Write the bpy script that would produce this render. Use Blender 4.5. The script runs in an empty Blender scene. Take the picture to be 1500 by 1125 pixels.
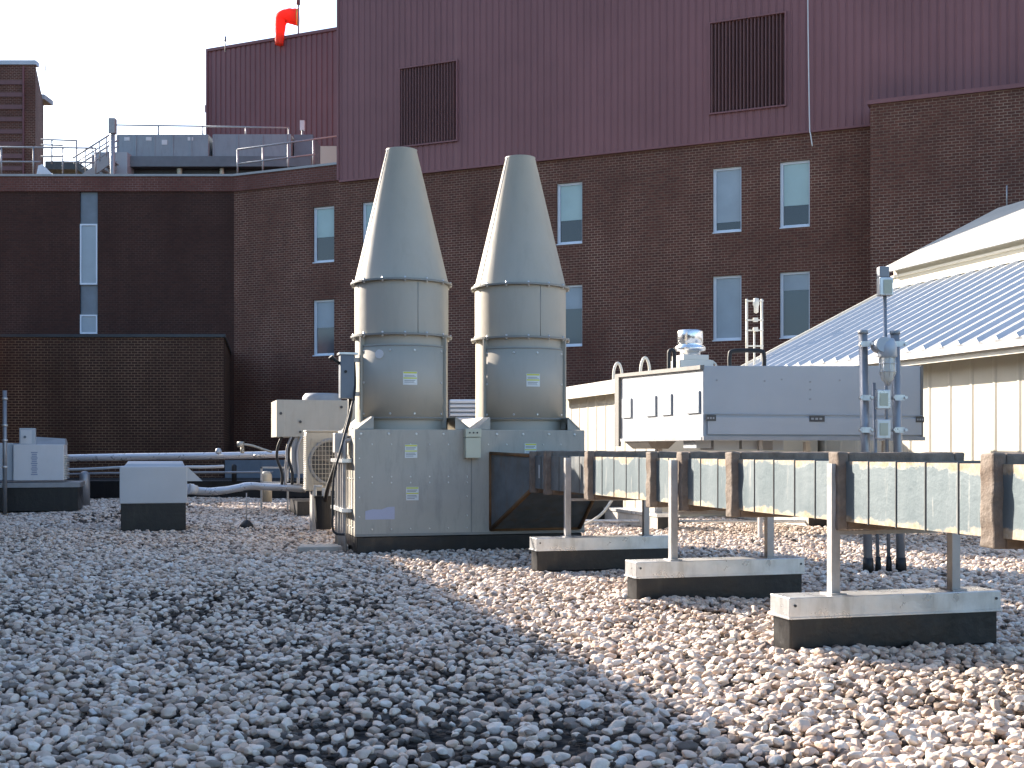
import bpy, math, random
import numpy as np
from mathutils import Vector, Matrix, noise as mnoise
random.seed(7); rng = np.random.default_rng(11)
S = bpy.context.scene
COL = S.collection
H = 1.4; F = 1800.0
TH = math.atan(0.278); CT, ST = math.cos(TH), math.sin(TH)

def P(px, py, Y): return ((px-750)/F*Y, Y, H+(658-py)/F*Y)
def rd(r, d): return (CT*r-ST*d, ST*r+CT*d)

# ------------------------------------------------------------------ materials
def nodes_of(m):
    m.use_nodes = True
    nt = m.node_tree
    return nt, nt.nodes, nt.links, nt.nodes['Principled BSDF']
def rgb(c): return (c[0], c[1], c[2], 1)
def mixc(nt, fac, a, b):
    n = nt.nodes.new('ShaderNodeMix'); n.data_type = 'RGBA'
    for s, v in ((n.inputs[0], fac), (n.inputs[6], a), (n.inputs[7], b)):
        if hasattr(v, 'is_linked'): nt.links.new(v, s)
        elif isinstance(v, (int, float)): s.default_value = v
        else: s.default_value = rgb(v)
    return n.outputs[2]
def ramp(nt, src, pts):
    n = nt.nodes.new('ShaderNodeValToRGB'); nt.links.new(src, n.inputs[0])
    cr = n.color_ramp
    while len(cr.elements) < len(pts): cr.elements.new(0.5)
    for e, (p, c) in zip(cr.elements, pts):
        e.position = p; e.color = rgb(c) if not isinstance(c, (int, float)) else (c, c, c, 1)
    return n.outputs[0]
def noisen(nt, scale, detail=4, rough=0.55, coord=None, stretch=None):
    tc = nt.nodes.new('ShaderNodeTexCoord')
    src = tc.outputs['Object'] if coord is None else coord
    if stretch:
        mp = nt.nodes.new('ShaderNodeMapping'); mp.inputs['Scale'].default_value = stretch
        nt.links.new(src, mp.inputs[0]); src = mp.outputs[0]
    n = nt.nodes.new('ShaderNodeTexNoise'); n.inputs['Scale'].default_value = scale
    n.inputs['Detail'].default_value = detail; n.inputs['Roughness'].default_value = rough
    nt.links.new(src, n.inputs['Vector'])
    return n.outputs[0]
def bumpn(nt, src, strength, dist, bsdf):
    b = nt.nodes.new('ShaderNodeBump'); b.inputs['Strength'].default_value = strength
    b.inputs['Distance'].default_value = dist
    nt.links.new(src, b.inputs['Height']); nt.links.new(b.outputs[0], bsdf.inputs['Normal'])
def mat(name, col, rough=0.5, metal=0.0, var=0.25, scale=2.0, bump=0.0, bscale=40, dirt=None, dirtamt=0.4, spec=0.5, streak=True):
    """painted / metal surface with soft mottling, streaks of grime and fine bump"""
    m = bpy.data.materials.new(name); nt, N, L, B = nodes_of(m)
    B.inputs['Metallic'].default_value = metal; B.inputs['Specular IOR Level'].default_value = spec
    n1 = noisen(nt, scale, 5, 0.6)
    lo = tuple(c*(1-var) for c in col); hi = tuple(min(1, c*(1+var*0.6)) for c in col)
    c = ramp(nt, n1, [(0.3, lo), (0.7, hi)])
    if dirt is not None:
        n2 = noisen(nt, 3.0, 6, 0.7, stretch=(2.5, 2.5, 0.5) if streak else None)
        f = ramp(nt, n2, [(0.5, 0.0), (0.75, dirtamt)])
        c = mixc(nt, f, c, dirt)
    L.new(c, B.inputs['Base Color'])
    n3 = noisen(nt, 6.0, 4, 0.6)
    L.new(ramp(nt, n3, [(0.3, max(0.05, rough-0.12)), (0.7, min(1, rough+0.12))]), B.inputs['Roughness'])
    if bump: bumpn(nt, noisen(nt, bscale, 3, 0.6), bump, 0.01, B)
    return m
def brick(name, c1, c2, mortar, bw=0.21, bh=0.085, ms=0.013, darker=None):
    m = bpy.data.materials.new(name); nt, N, L, B = nodes_of(m)
    uv = N.new('ShaderNodeUVMap'); uv.uv_map = 'UVMap'
    # small wobble so the courses are not ruler straight
    br = N.new('ShaderNodeTexBrick'); L.new(uv.outputs[0], br.inputs['Vector'])
    br.inputs['Scale'].default_value = 1; br.inputs['Brick Width'].default_value = bw
    br.inputs['Row Height'].default_value = bh; br.inputs['Mortar Size'].default_value = ms*0.5
    br.inputs['Mortar Smooth'].default_value = 0.3; br.inputs['Bias'].default_value = -0.1
    br.inputs['Color1'].default_value = rgb(c1); br.inputs['Color2'].default_value = rgb(c2)
    big = noisen(nt, 0.45, 5, 0.6)
    mor = ramp(nt, big, [(0.35, tuple(x*0.45 for x in mortar)), (0.62, mortar)])
    L.new(mor, br.inputs['Mortar'])
    fine = noisen(nt, 9, 4, 0.7)
    c = mixc(nt, ramp(nt, fine, [(0.35, 0.0), (0.8, 0.5)]), br.outputs[0], tuple(x*0.5 for x in c1))
    st = noisen(nt, 0.5, 6, 0.65, stretch=(1.6, 1.6, 0.35))
    c = mixc(nt, ramp(nt, st, [(0.42, 0.0), (0.72, 0.5)]), c, darker or tuple(x*0.45 for x in c1))
    L.new(c, B.inputs['Base Color']); B.inputs['Roughness'].default_value = 0.85
    B.inputs['Specular IOR Level'].default_value = 0.25
    inv = N.new('ShaderNodeMath'); inv.operation = 'SUBTRACT'; inv.inputs[0].default_value = 1
    L.new(br.outputs['Fac'], inv.inputs[1]); bumpn(nt, inv.outputs[0], 0.5, 0.01, B)
    return m
def glass(name, col, rough=0.06):
    m = bpy.data.materials.new(name); nt, N, L, B = nodes_of(m)
    B.inputs['Base Color'].default_value = rgb(col); B.inputs['Roughness'].default_value = rough
    B.inputs['Specular IOR Level'].default_value = 0.9
    bumpn(nt, noisen(nt, 1.3, 2), 0.15, 0.02, B)
    return m

BRICK = brick('red_brown_brick', (0.138, 0.054, 0.038), (0.082, 0.036, 0.028), (0.36, 0.25, 0.19), ms=0.022)
BRICK_DK = brick('shaded_brick', (0.064, 0.027, 0.021), (0.044, 0.021, 0.018), (0.10, 0.062, 0.048), ms=0.02)  # darker than the parapet band above: ambient shade put into the brick colour
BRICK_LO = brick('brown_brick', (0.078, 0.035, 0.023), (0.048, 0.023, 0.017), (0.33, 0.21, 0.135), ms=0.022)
BRICK_TOP = brick('parapet_brick', (0.16, 0.060, 0.048), (0.115, 0.046, 0.038), (0.24, 0.17, 0.15), ms=0.02)
def cladding_mat(name, col):
    m = bpy.data.materials.new(name); nt, N, L, B = nodes_of(m)
    n1 = noisen(nt, 0.25, 4, 0.6); c = ramp(nt, n1, [(0.3, tuple(x*0.85 for x in col)), (0.7, tuple(x*1.12 for x in col))])
    n2 = noisen(nt, 2.0, 5, 0.7, stretch=(3, 3, 0.12))
    c = mixc(nt, ramp(nt, n2, [(0.5, 0.0), (0.8, 0.35)]), c, tuple(x*0.6 for x in col))
    L.new(c, B.inputs['Base Color']); B.inputs['Roughness'].default_value = 0.55
    B.inputs['Specular IOR Level'].default_value = 0.35
    return m
CLAD = cladding_mat('maroon_cladding', (0.195, 0.086, 0.090))
CLAD_DK = cladding_mat('maroon_louver', (0.165, 0.082, 0.08))
FANP = mat('grey_fan_paint', (0.44, 0.405, 0.335), 0.55, 0.0, 0.05, 0.9, 0.25, 2.2, (0.34, 0.31, 0.26), 0.35, 0.4)
FANP_DK = mat('grey_fan_paint_seam', (0.24, 0.24, 0.22), 0.5, 0, 0.1)
BOXP = mat('plenum_paint', (0.42, 0.395, 0.335), 0.55, 0.0, 0.10, 1.2, 0.25, 2.5, (0.22, 0.21, 0.19), 0.5, 0.5)
BLACK = mat('black_membrane', (0.009, 0.009, 0.010), 0.42, 0, 0.3, 3, 0.35, 14, (0.035, 0.033, 0.030), 0.5)
GALV = mat('galvanised_cap', (0.66, 0.67, 0.67), 0.34, 0.55, 0.15, 5, 0.10, 30, (0.30, 0.29, 0.26), 0.6)
GALV_DK = mat('galvanised_post', (0.42, 0.41, 0.40), 0.48, 0.25, 0.2, 5, 0.08, 40, (0.25, 0.20, 0.16), 0.5)
STEEL = mat('steel_pipe', (0.30, 0.31, 0.33), 0.42, 0.4, 0.15, 6, 0.05, 60)
BOLT = mat('bright_bolt', (0.7, 0.7, 0.68), 0.35, 0.5, 0.1)
AHUP = mat('air_unit_paint', (0.37, 0.40, 0.43), 0.42, 0.0, 0.06, 1.0, 0.04, 20, (0.40, 0.40, 0.38), 0.25, 0.5)
AHU_TRIM = mat('air_unit_trim', (0.16, 0.155, 0.145), 0.6, 0, 0.15)
CREAM = mat('cream_siding', (0.50, 0.47, 0.39), 0.5, 0, 0.06, 0.6, 0.04, 20, (0.55, 0.49, 0.38), 0.3)
CREAM_TRIM = mat('cream_trim', (0.66, 0.63, 0.55), 0.45, 0, 0.05, 1.5)
ROOFM = mat('standing_seam', (0.47, 0.485, 0.495), 0.42, 0.15, 0.10, 0.9, 0.03, 20, (0.42, 0.44, 0.46), 0.3)
ROOFSEAM = mat('seam_metal', (0.58, 0.60, 0.62), 0.4, 0.2, 0.05)
ROOFTOP = mat('upper_roof_metal', (0.55, 0.54, 0.49), 0.45, 0.0, 0.08, 0.9)
TAN = mat('tan_paint', (0.46, 0.43, 0.36), 0.5, 0, 0.08, 2, 0.05, 30, (0.38, 0.32, 0.24), 0.45)
WHITE = mat('white_paint', (0.64, 0.65, 0.66), 0.45, 0, 0.06, 2, 0, 20, (0.5, 0.5, 0.48), 0.25)
PALE = mat('pale_metal', (0.46, 0.50, 0.54), 0.42, 0.1, 0.06, 1.5, 0.04, 20, (0.42, 0.44, 0.46), 0.2)
FOIL = mat('foil_jacket', (0.68, 0.69, 0.71), 0.33, 0.5, 0.06, 2, 0.10, 6)
CHROME = mat('polished_steel', (0.80, 0.80, 0.80), 0.2, 0.85, 0.06, 4)
GREY = mat('mid_grey', (0.30, 0.31, 0.32), 0.5, 0, 0.12, 2)
DARK = mat('dark_grey', (0.05, 0.052, 0.055), 0.5, 0, 0.2)
BLUEGREY = mat('blue_grey_panel', (0.15, 0.18, 0.215), 0.45, 0, 0.15, 2)
RUBBER = mat('black_rubber', (0.015, 0.015, 0.016), 0.6, 0, 0.2)
CONC = mat('pale_concrete', (0.46, 0.44, 0.40), 0.85, 0, 0.2, 3, 0.3, 20, (0.22, 0.2, 0.17), 0.6)
WINF = mat('window_frame_white', (0.62, 0.68, 0.76), 0.4, 0, 0.05)
BLIND = mat('window_blind', (0.36, 0.49, 0.49), 0.45, 0, 0.08, 1.5)
BLIND2 = mat('window_blind_grey', (0.30, 0.36, 0.41), 0.4, 0, 0.1, 1.5)
PANE = glass('window_glass', (0.018, 0.022, 0.026))
PANE_B = glass('window_glass_blue', (0.045, 0.07, 0.095), 0.12)
YEL = mat('yellow_label_ink', (0.62, 0.66, 0.10), 0.5, 0, 0.05)
LABEL = mat('label_white', (0.70, 0.72, 0.70), 0.5, 0, 0.05)
INK = mat('label_ink', (0.22, 0.24, 0.24), 0.5, 0, 0.1)
LILAC = mat('faded_sticker', (0.44, 0.45, 0.55), 0.5, 0, 0.08)
IVORY = mat('ivory_plastic', (0.55, 0.55, 0.42), 0.45, 0, 0.06)
ORANGE = mat('windsock_orange', (0.98, 0.13, 0.06), 0.7, 0, 0.08)
YELLOWC = mat('windsock_yellow', (0.8, 0.5, 0.08), 0.7, 0, 0.08)
MASTIC = mat('mastic_sealant', (0.215, 0.18, 0.15), 0.85, 0, 0.35, 9, 0.9, 25, (0.17, 0.12, 0.09), 0.7, 0.2, False)
LAMPG = mat('lamp_glass', (0.68, 0.68, 0.62), 0.12, 0.0, 0.05)
WOODSH = mat('brown_underside', (0.16, 0.085, 0.035), 0.75, 0, 0.4, 4, 0.3, 20)
HUBM = mat('fan_blade', (0.12, 0.11, 0.10), 0.5, 0, 0.1)
GLAV_IN = mat('shaded_grimy_duct_steel', (0.16, 0.18, 0.19), 0.45, 0.2, 0.25, 4, 0.05, 20, (0.18, 0.12, 0.07), 0.7)  # darker copy of the duct steel: the plenum's shadow put into its colour

def add_translucent(m, col, fac):
    nt, N, L, B = nodes_of(m); out = [n for n in N if n.type == 'OUTPUT_MATERIAL'][0]
    t = N.new('ShaderNodeBsdfTranslucent'); t.inputs[0].default_value = rgb(col)
    mx = N.new('ShaderNodeMixShader'); mx.inputs[0].default_value = fac
    L.new(B.outputs[0], mx.inputs[1]); L.new(t.outputs[0], mx.inputs[2]); L.new(mx.outputs[0], out.inputs[0])
add_translucent(ORANGE, (1.0, 0.12, 0.06), 0.6)
def duct_mat():
    """galvanised sheet, buff sealant smeared along the upper and lower corner seams"""
    m = bpy.data.materials.new('galvanised_duct_sheet'); nt, N, L, B = nodes_of(m)
    n1 = noisen(nt, 3.0, 5, 0.6, stretch=(1, 1.5, 0.5))
    c = ramp(nt, n1, [(0.3, (0.135, 0.18, 0.20)), (0.7, (0.215, 0.26, 0.28))])
    n0 = noisen(nt, 5.0, 4, 0.7, stretch=(1, 3.5, 0.35))
    c = mixc(nt, ramp(nt, n0, [(0.60, 0.0), (0.70, 0.5)]), c, (0.50, 0.50, 0.48))
    tc = N.new('ShaderNodeTexCoord'); sep = N.new('ShaderNodeSeparateXYZ'); L.new(tc.outputs['Object'], sep.inputs[0])
    ab = N.new('ShaderNodeMath'); ab.operation = 'SUBTRACT'; L.new(sep.outputs[2], ab.inputs[0]); ab.inputs[1].default_value = 1.105
    a2 = N.new('ShaderNodeMath'); a2.operation = 'ABSOLUTE'; L.new(ab.outputs[0], a2.inputs[0])
    n2 = noisen(nt, 9.0, 7, 0.75, stretch=(1, 0.7, 1))
    mul = N.new('ShaderNodeMath'); mul.operation = 'MULTIPLY_ADD'; L.new(n2, mul.inputs[0]); mul.inputs[1].default_value = 0.16
    L.new(a2.outputs[0], mul.inputs[2])
    n2b = noisen(nt, 1.3, 3, 0.6)
    m3 = N.new('ShaderNodeMath'); m3.operation = 'MULTIPLY_ADD'; L.new(n2b, m3.inputs[0]); m3.inputs[1].default_value = 0.30; L.new(mul.outputs[0], m3.inputs[2])
    f = ramp(nt, m3.outputs[0], [(0.398, 0.0), (0.416, 1.0)])
    n3 = noisen(nt, 14, 5, 0.7)
    buff = ramp(nt, n3, [(0.3, (0.30, 0.22, 0.13)), (0.55, (0.44, 0.37, 0.27)), (0.75, (0.56, 0.52, 0.45))])
    c = mixc(nt, f, c, buff)
    L.new(c, B.inputs['Base Color'])
    mf = N.new('ShaderNodeMath'); mf.operation = 'MULTIPLY_ADD'; L.new(f, mf.inputs[0]); mf.inputs[1].default_value = -0.35; mf.inputs[2].default_value = 0.35
    L.new(mf.outputs[0], B.inputs['Metallic'])
    rf = N.new('ShaderNodeMath'); rf.operation = 'MULTIPLY_ADD'; L.new(f, rf.inputs[0]); rf.inputs[1].default_value = 0.4; rf.inputs[2].default_value = 0.42
    L.new(rf.outputs[0], B.inputs['Roughness'])
    bumpn(nt, n3, 0.35, 0.008, B)
    return m
DUCTM = duct_mat()

def stone_mat():
    m = bpy.data.materials.new('river_stone'); nt, N, L, B = nodes_of(m)
    oi = N.new('ShaderNodeObjectInfo')
    c = ramp(nt, oi.outputs['Random'], [(0.0, (0.10, 0.085, 0.075)), (0.06, (0.34, 0.27, 0.22)), (0.16, (0.56, 0.44, 0.36)),
        (0.35, (0.74, 0.62, 0.51)), (0.62, (0.82, 0.74, 0.65)), (0.8, (0.74, 0.57, 0.45)), (0.93, (0.58, 0.43, 0.33)), (1.0, (0.82, 0.79, 0.74))])
    n1 = noisen(nt, 1.6, 5, 0.65)
    c = mixc(nt, ramp(nt, n1, [(0.42, 0.0), (0.75, 0.45)]), c, (0.52, 0.43, 0.36))
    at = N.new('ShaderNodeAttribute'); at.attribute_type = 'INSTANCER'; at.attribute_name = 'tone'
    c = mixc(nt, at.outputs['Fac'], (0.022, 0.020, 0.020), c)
    L.new(c, B.inputs['Base Color']); B.inputs['Roughness'].default_value = 0.72
    B.inputs['Specular IOR Level'].default_value = 0.3
    bumpn(nt, noisen(nt, 6, 4, 0.7), 0.25, 0.05, B)
    return m
STONE = stone_mat()
def bed_mat():
    m = bpy.data.materials.new('gravel_bed'); nt, N, L, B = nodes_of(m)
    tc = N.new('ShaderNodeTexCoord'); v = N.new('ShaderNodeTexVoronoi'); v.inputs['Scale'].default_value = 15
    L.new(tc.outputs['Object'], v.inputs['Vector'])
    sp = N.new('ShaderNodeSeparateColor'); L.new(v.outputs['Color'], sp.inputs[0])
    c = ramp(nt, sp.outputs[0], [(0.0, (0.012, 0.011, 0.011)), (0.6, (0.03, 0.027, 0.026)), (1.0, (0.09, 0.08, 0.075))])
    c = mixc(nt, ramp(nt, v.outputs['Distance'], [(0.3, 0.0), (0.62, 1.0)]), c, (0.02, 0.018, 0.017))
    L.new(c, B.inputs['Base Color']); B.inputs['Roughness'].default_value = 0.9
    inv = N.new('ShaderNodeMath'); inv.operation = 'SUBTRACT'; inv.inputs[0].default_value = 1; L.new(v.outputs['Distance'], inv.inputs[1])
    bumpn(nt, inv.outputs[0], 1.0, 0.03, B)
    return m
BED = bed_mat()

# ------------------------------------------------------------------ mesh collector
class MB:
    def __init__(s): s.v = []; s.f = []; s.m = []; s.sm = []
    def add(s, vs, fs, mi=0, smooth=False):
        o = len(s.v); s.v += [tuple(v) for v in vs]
        for f in fs: s.f.append(tuple(o+i for i in f)); s.m.append(mi); s.sm.append(smooth)
        return s
    def box(s, x0, x1, y0, y1, z0, z1, mi=0):
        vs = [(x, y, z) for z in (z0, z1) for y in (y0, y1) for x in (x0, x1)]
        return s.add(vs, [(0,2,3,1), (4,5,7,6), (0,1,5,4), (2,6,7,3), (0,4,6,2), (1,3,7,5)], mi)
    def hexa(s, vs, mi=0):   # 8 corners: bottom 4 ccw then top 4 ccw
        return s.add(vs, [(3,2,1,0), (4,5,6,7), (0,1,5,4), (1,2,6,5), (2,3,7,6), (3,0,4,7)], mi)
    def quad(s, a, b, c, d, mi=0): return s.add([a, b, c, d], [(0,1,2,3)], mi)
    def slab(s, pts, thick, mi=0):   # polygon given thickness along its normal
        p = [Vector(q) for q in pts]; n = (p[1]-p[0]).cross(p[2]-p[0]).normalized()*thick; k = len(p)
        return s.add(p+[q-n for q in p], [tuple(range(k)), tuple(range(2*k-1, k-1, -1))]+[(i, i+k, (i+1) % k+k, (i+1) % k) for i in range(k)], mi)
    def cyl(s, a, b, r0, r1=None, n=20, mi=0, caps=True, smooth=True):
        r1 = r0 if r1 is None else r1
        a = Vector(a); b = Vector(b); w = (b-a).normalized()
        u = w.orthogonal().normalized() if abs(w.z) < 0.999 else Vector((1,0,0)); t = w.cross(u)
        vs = []
        for p, r in ((a, r0), (b, r1)):
            for i in range(n):
                an = 2*math.pi*i/n; vs.append(p+u*(r*math.cos(an))+t*(r*math.sin(an)))
        o = len(s.v); s.add(vs, [(i, (i+1) % n, n+(i+1) % n, n+i) for i in range(n)], mi, smooth)
        if caps: s.cap(o, [tuple(range(n-1, -1, -1)), tuple(range(n, 2*n))], mi)
        return s
    def cap(s, o, fs, mi):
        for f in fs: s.f.append(tuple(o+i for i in f)); s.m.append(mi); s.sm.append(False)
    def lathe(s, prof, c=(0,0,0), n=48, mi=0, smooth=True, a0=0, a1=2*math.pi):
        full = abs(a1-a0-2*math.pi) < 1e-6; k = n if full else n+1; vs = []
        for (r, z) in prof:
            for i in range(k):
                an = a0+(a1-a0)*i/n; vs.append((c[0]+r*math.cos(an), c[1]+r*math.sin(an), c[2]+z))
        fs = []
        for j in range(len(prof)-1):
            for i in range(n):
                i2 = (i+1) % k; fs.append((j*k+i, j*k+i2, (j+1)*k+i2, (j+1)*k+i))
        return s.add(vs, fs, mi, smooth)
    def tube(s, path, r, n=10, mi=0):
        p = [Vector(q) for q in path]; vs = []; k = len(p); pu = None
        for i, q in enumerate(p):
            w = (p[min(i+1, k-1)]-p[max(i-1, 0)]).normalized()
            u = (w.orthogonal() if pu is None else (pu-w*pu.dot(w))).normalized(); pu = u; t = w.cross(u)
            vs += [q+u*(r*math.cos(2*math.pi*j/n))+t*(r*math.sin(2*math.pi*j/n)) for j in range(n)]
        fs = [(i*n+j, i*n+(j+1) % n, (i+1)*n+(j+1) % n, (i+1)*n+j) for i in range(k-1) for j in range(n)]
        o = len(s.v); s.add(vs, fs, mi, True); s.cap(o, [tuple(range(n-1, -1, -1)), tuple(range((k-1)*n, k*n))], mi)
        return s
    def each(s, name, mats, parent=None, bevel=0):
        # every separate piece becomes a mesh object of its own
        par = list(range(len(s.v)))
        def fd(i):
            while par[i] != i: par[i] = par[par[i]]; i = par[i]
            return i
        for f in s.f:
            a = fd(f[0])
            for i in f[1:]: par[fd(i)] = a
        g = {}
        for k, f in enumerate(s.f): g.setdefault(fd(f[0]), []).append(k)
        out = []
        for ks in g.values():
            m = MB(); ids = {}
            for k in ks:
                for i in s.f[k]:
                    if i not in ids: ids[i] = len(m.v); m.v.append(s.v[i])
                m.f.append(tuple(ids[i] for i in s.f[k])); m.m.append(s.m[k]); m.sm.append(s.sm[k])
            out.append(m.build(name, mats, parent, bevel))
        return out
    def build(s, name, mats, parent=None, bevel=0, loc=None, rot=0, autosmooth=False):
        me = bpy.data.meshes.new(name); me.from_pydata(s.v, [], s.f)
        for m in (mats if isinstance(mats, (list, tuple)) else [mats]): me.materials.append(m)
        me.polygons.foreach_set('material_index', s.m); me.polygons.foreach_set('use_smooth', s.sm)
        uv = me.uv_layers.new(name='UVMap'); me.update()
        for p in me.polygons:
            n = p.normal; ax = max(range(3), key=lambda i: abs(n[i]))
            for li in p.loop_indices:
                c = me.vertices[me.loops[li].vertex_index].co
                uv.data[li].uv = (c.y, c.z) if ax == 0 else (c.x, c.z) if ax == 1 else (c.x, c.y)
        o = bpy.data.objects.new(name, me); COL.objects.link(o)
        if parent is not None: o.parent = parent
        if loc is not None: o.location = loc; o.rotation_euler[2] = rot
        if bevel:
            b = o.modifiers.new('bevel', 'BEVEL'); b.width = bevel; b.segments = 2; b.limit_method = 'ANGLE'; b.angle_limit = math.radians(40)
        return o
def thing(name, label, cat, loc=(0,0,0), rot=0, group=None):
    o = bpy.data.objects.new(name, None); COL.objects.link(o); o.empty_display_size = 0.2
    o.location = loc; o.rotation_euler[2] = rot; o['label'] = label; o['category'] = cat
    if group: o['group'] = group
    return o
def tag(o, label, cat, group=None):
    o['label'] = label; o['category'] = cat
    if group: o['group'] = group
    return o
def copy_tree(o, parent=None):
    c = o.copy(); COL.objects.link(c); c.parent = parent
    for ch in list(o.children): copy_tree(ch, c)
    return c
def smooth_path(pts, n=6):
    p = [Vector(q) for q in pts]; out = []
    for i in range(len(p)-1):
        p0 = p[max(i-1, 0)]; p1 = p[i]; p2 = p[i+1]; p3 = p[min(i+2, len(p)-1)]
        for k in range(n):
            t = k/n; out.append(0.5*((2*p1)+(p2-p0)*t+(2*p0-5*p1+4*p2-p3)*t*t+(3*p1-p0-3*p2+p3)*t**3))
    out.append(p[-1]); return out
def jitter(o, amp, scale):
    for v in o.data.vertices:
        n = mnoise.noise_vector(v.co*scale+Vector((o.location.x, o.location.y, 3))) ; v.co += n*amp

# ------------------------------------------------------------------ ground
def groundz(x, y): return -0.03+0.05*mnoise.noise(Vector((x*0.45, y*0.45, 0)))+0.018*mnoise.noise(Vector((x*1.6, y*1.6, 5)))
b = MB(); b.box(-60, 60, -20, 80, -0.6, -0.055); o = b.build('roof_deck', BED); o['kind'] = 'structure'

def stones():
    protos = []
    def ico(sub):
        import bmesh
        bm = bmesh.new(); bmesh.ops.create_icosphere(bm, subdivisions=sub, radius=1)
        v = np.array([q.co[:] for q in bm.verts]); f = [tuple(x.index for x in q.verts) for q in bm.faces]; bm.free(); return v, f
    V, Fc = ico(3)
    for k in range(10):
        v = V.copy()
        for _ in range(11):
            n = rng.normal(size=3); n /= np.linalg.norm(n); c = rng.uniform(0.60, 0.9)
            dd = v@n-c; v -= np.outer(np.maximum(dd, 0)*0.96, n)
        v += 0.05*np.array([mnoise.noise_vector(Vector(q)*1.7+Vector((k*9., 0, 0)))[:] for q in v])
        v *= np.array([1.0, rng.uniform(0.6, 0.88), rng.uniform(0.40, 0.58)])
        me = bpy.data.meshes.new('stone'); me.from_pydata(v.tolist(), [], Fc); me.materials.append(STONE)
        me.polygons.foreach_set('use_smooth', [True]*len(Fc))
        protos.append(bpy.data.objects.new('stone', me))
    pts = []; rad = []; tone = []
    def layer(y0, y1, sp, rs, zoff, keep):
        ys = np.arange(y0, y1, sp)
        for y in ys:
            hw = 0.4167*y*1.10+0.7
            xr = min(hw, (12.7+ST*0-0+0)/CT+99)
            xs = np.arange(-hw, hw, sp)
            X = xs+rng.uniform(-.42, .42, len(xs))*sp; Y = y+rng.uniform(-.42, .42, len(xs))*sp
            r = CT*X+ST*Y
            ok = (r < 12.9) & (rng.random(len(xs)) < keep)
            for x, yy in zip(X[ok], Y[ok]):
                # thin spots showing the dark membrane, plus stones painted dark as shaded gaps
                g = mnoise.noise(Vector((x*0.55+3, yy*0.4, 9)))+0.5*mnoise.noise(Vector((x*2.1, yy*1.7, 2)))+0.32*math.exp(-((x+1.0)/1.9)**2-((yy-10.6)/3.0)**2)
                edge = -1.64-0.277*(yy-15.6)  # edge of the cast shadow; the darkened stones stay inside it
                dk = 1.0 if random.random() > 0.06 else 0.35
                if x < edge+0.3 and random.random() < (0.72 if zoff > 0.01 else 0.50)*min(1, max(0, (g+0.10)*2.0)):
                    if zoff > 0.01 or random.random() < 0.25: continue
                    dk = random.uniform(0.05, 0.22)  # stone coloured near black in place of a shaded gap
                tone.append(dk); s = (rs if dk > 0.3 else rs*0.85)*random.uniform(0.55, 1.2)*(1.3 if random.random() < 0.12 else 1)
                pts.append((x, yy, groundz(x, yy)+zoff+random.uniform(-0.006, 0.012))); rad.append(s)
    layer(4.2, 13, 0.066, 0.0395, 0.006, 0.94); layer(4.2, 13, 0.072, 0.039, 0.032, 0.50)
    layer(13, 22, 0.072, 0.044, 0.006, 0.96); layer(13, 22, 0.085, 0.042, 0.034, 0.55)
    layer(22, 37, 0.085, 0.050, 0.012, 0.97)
    for (dr, dd) in ((4.0, 13.35), (4.0, 10.3), (4.04, 7.55)):      # a few more heaped round the duct supports
        for _ in range(560):
            r = random.uniform(dr-0.15, dr+1.85); d = dd+random.choice((-1, 1))*abs(random.gauss(0, 0.10)) - 0.03
            if d > dd: d += 0.3
            x, y = rd(r, d); pts.append((x, y, groundz(x, y)+random.uniform(0.01, 0.06))); rad.append(random.uniform(0.03, 0.05)); tone.append(1.0)
    n = len(pts); me = bpy.data.meshes.new('gravel'); me.from_pydata(pts, [], [])
    a = me.attributes.new('rot', 'FLOAT_VECTOR', 'POINT')
    R = np.zeros((n, 3)); R[:, 0] = rng.normal(0, .22, n); R[:, 1] = rng.normal(0, .22, n); R[:, 2] = rng.uniform(0, 6.28, n)
    a.data.foreach_set('vector', R.astype(np.float32).ravel())
    a = me.attributes.new('siz', 'FLOAT', 'POINT'); a.data.foreach_set('value', np.array(rad, dtype=np.float32))
    a = me.attributes.new('tone', 'FLOAT', 'POINT'); a.data.foreach_set('value', np.array(tone, dtype=np.float32))
    a = me.attributes.new('pick', 'INT', 'POINT'); a.data.foreach_set('value', rng.integers(0, 10, n).astype(np.int32))
    me.materials.append(STONE)
    o = bpy.data.objects.new('gravel', me); COL.objects.link(o); o['kind'] = 'stuff'
    tag(o, 'pale rounded ballast stones spread over the whole flat roof', 'gravel')
    ng = bpy.data.node_groups.new('scatter', 'GeometryNodeTree')
    ng.interface.new_socket('Geometry', in_out='INPUT', socket_type='NodeSocketGeometry')
    ng.interface.new_socket('Geometry', in_out='OUTPUT', socket_type='NodeSocketGeometry')
    gi = ng.nodes.new('NodeGroupInput'); go = ng.nodes.new('NodeGroupOutput')
    m2p = ng.nodes.new('GeometryNodeMeshToPoints'); ng.links.new(gi.outputs[0], m2p.inputs[0])
    iop = ng.nodes.new('GeometryNodeInstanceOnPoints'); ng.links.new(m2p.outputs[0], iop.inputs['Points'])
    g2i = ng.nodes.new('GeometryNodeJoinGeometry')
    for p in reversed(protos):
        oi = ng.nodes.new('GeometryNodeObjectInfo'); oi.inputs['Object'].default_value = p; oi.inputs['As Instance'].default_value = True
        ng.links.new(oi.outputs['Geometry'], g2i.inputs[0])
    ng.links.new(g2i.outputs[0], iop.inputs['Instance']); iop.inputs['Pick Instance'].default_value = True
    def at(nm, ty):
        q = ng.nodes.new('GeometryNodeInputNamedAttribute'); q.data_type = ty; q.inputs[0].default_value = nm; return q.outputs[0]
    ng.links.new(at('pick', 'INT'), iop.inputs['Instance Index'])
    e2r = ng.nodes.new('FunctionNodeEulerToRotation'); ng.links.new(at('rot', 'FLOAT_VECTOR'), e2r.inputs[0])
    ng.links.new(e2r.outputs[0], iop.inputs['Rotation'])
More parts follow.
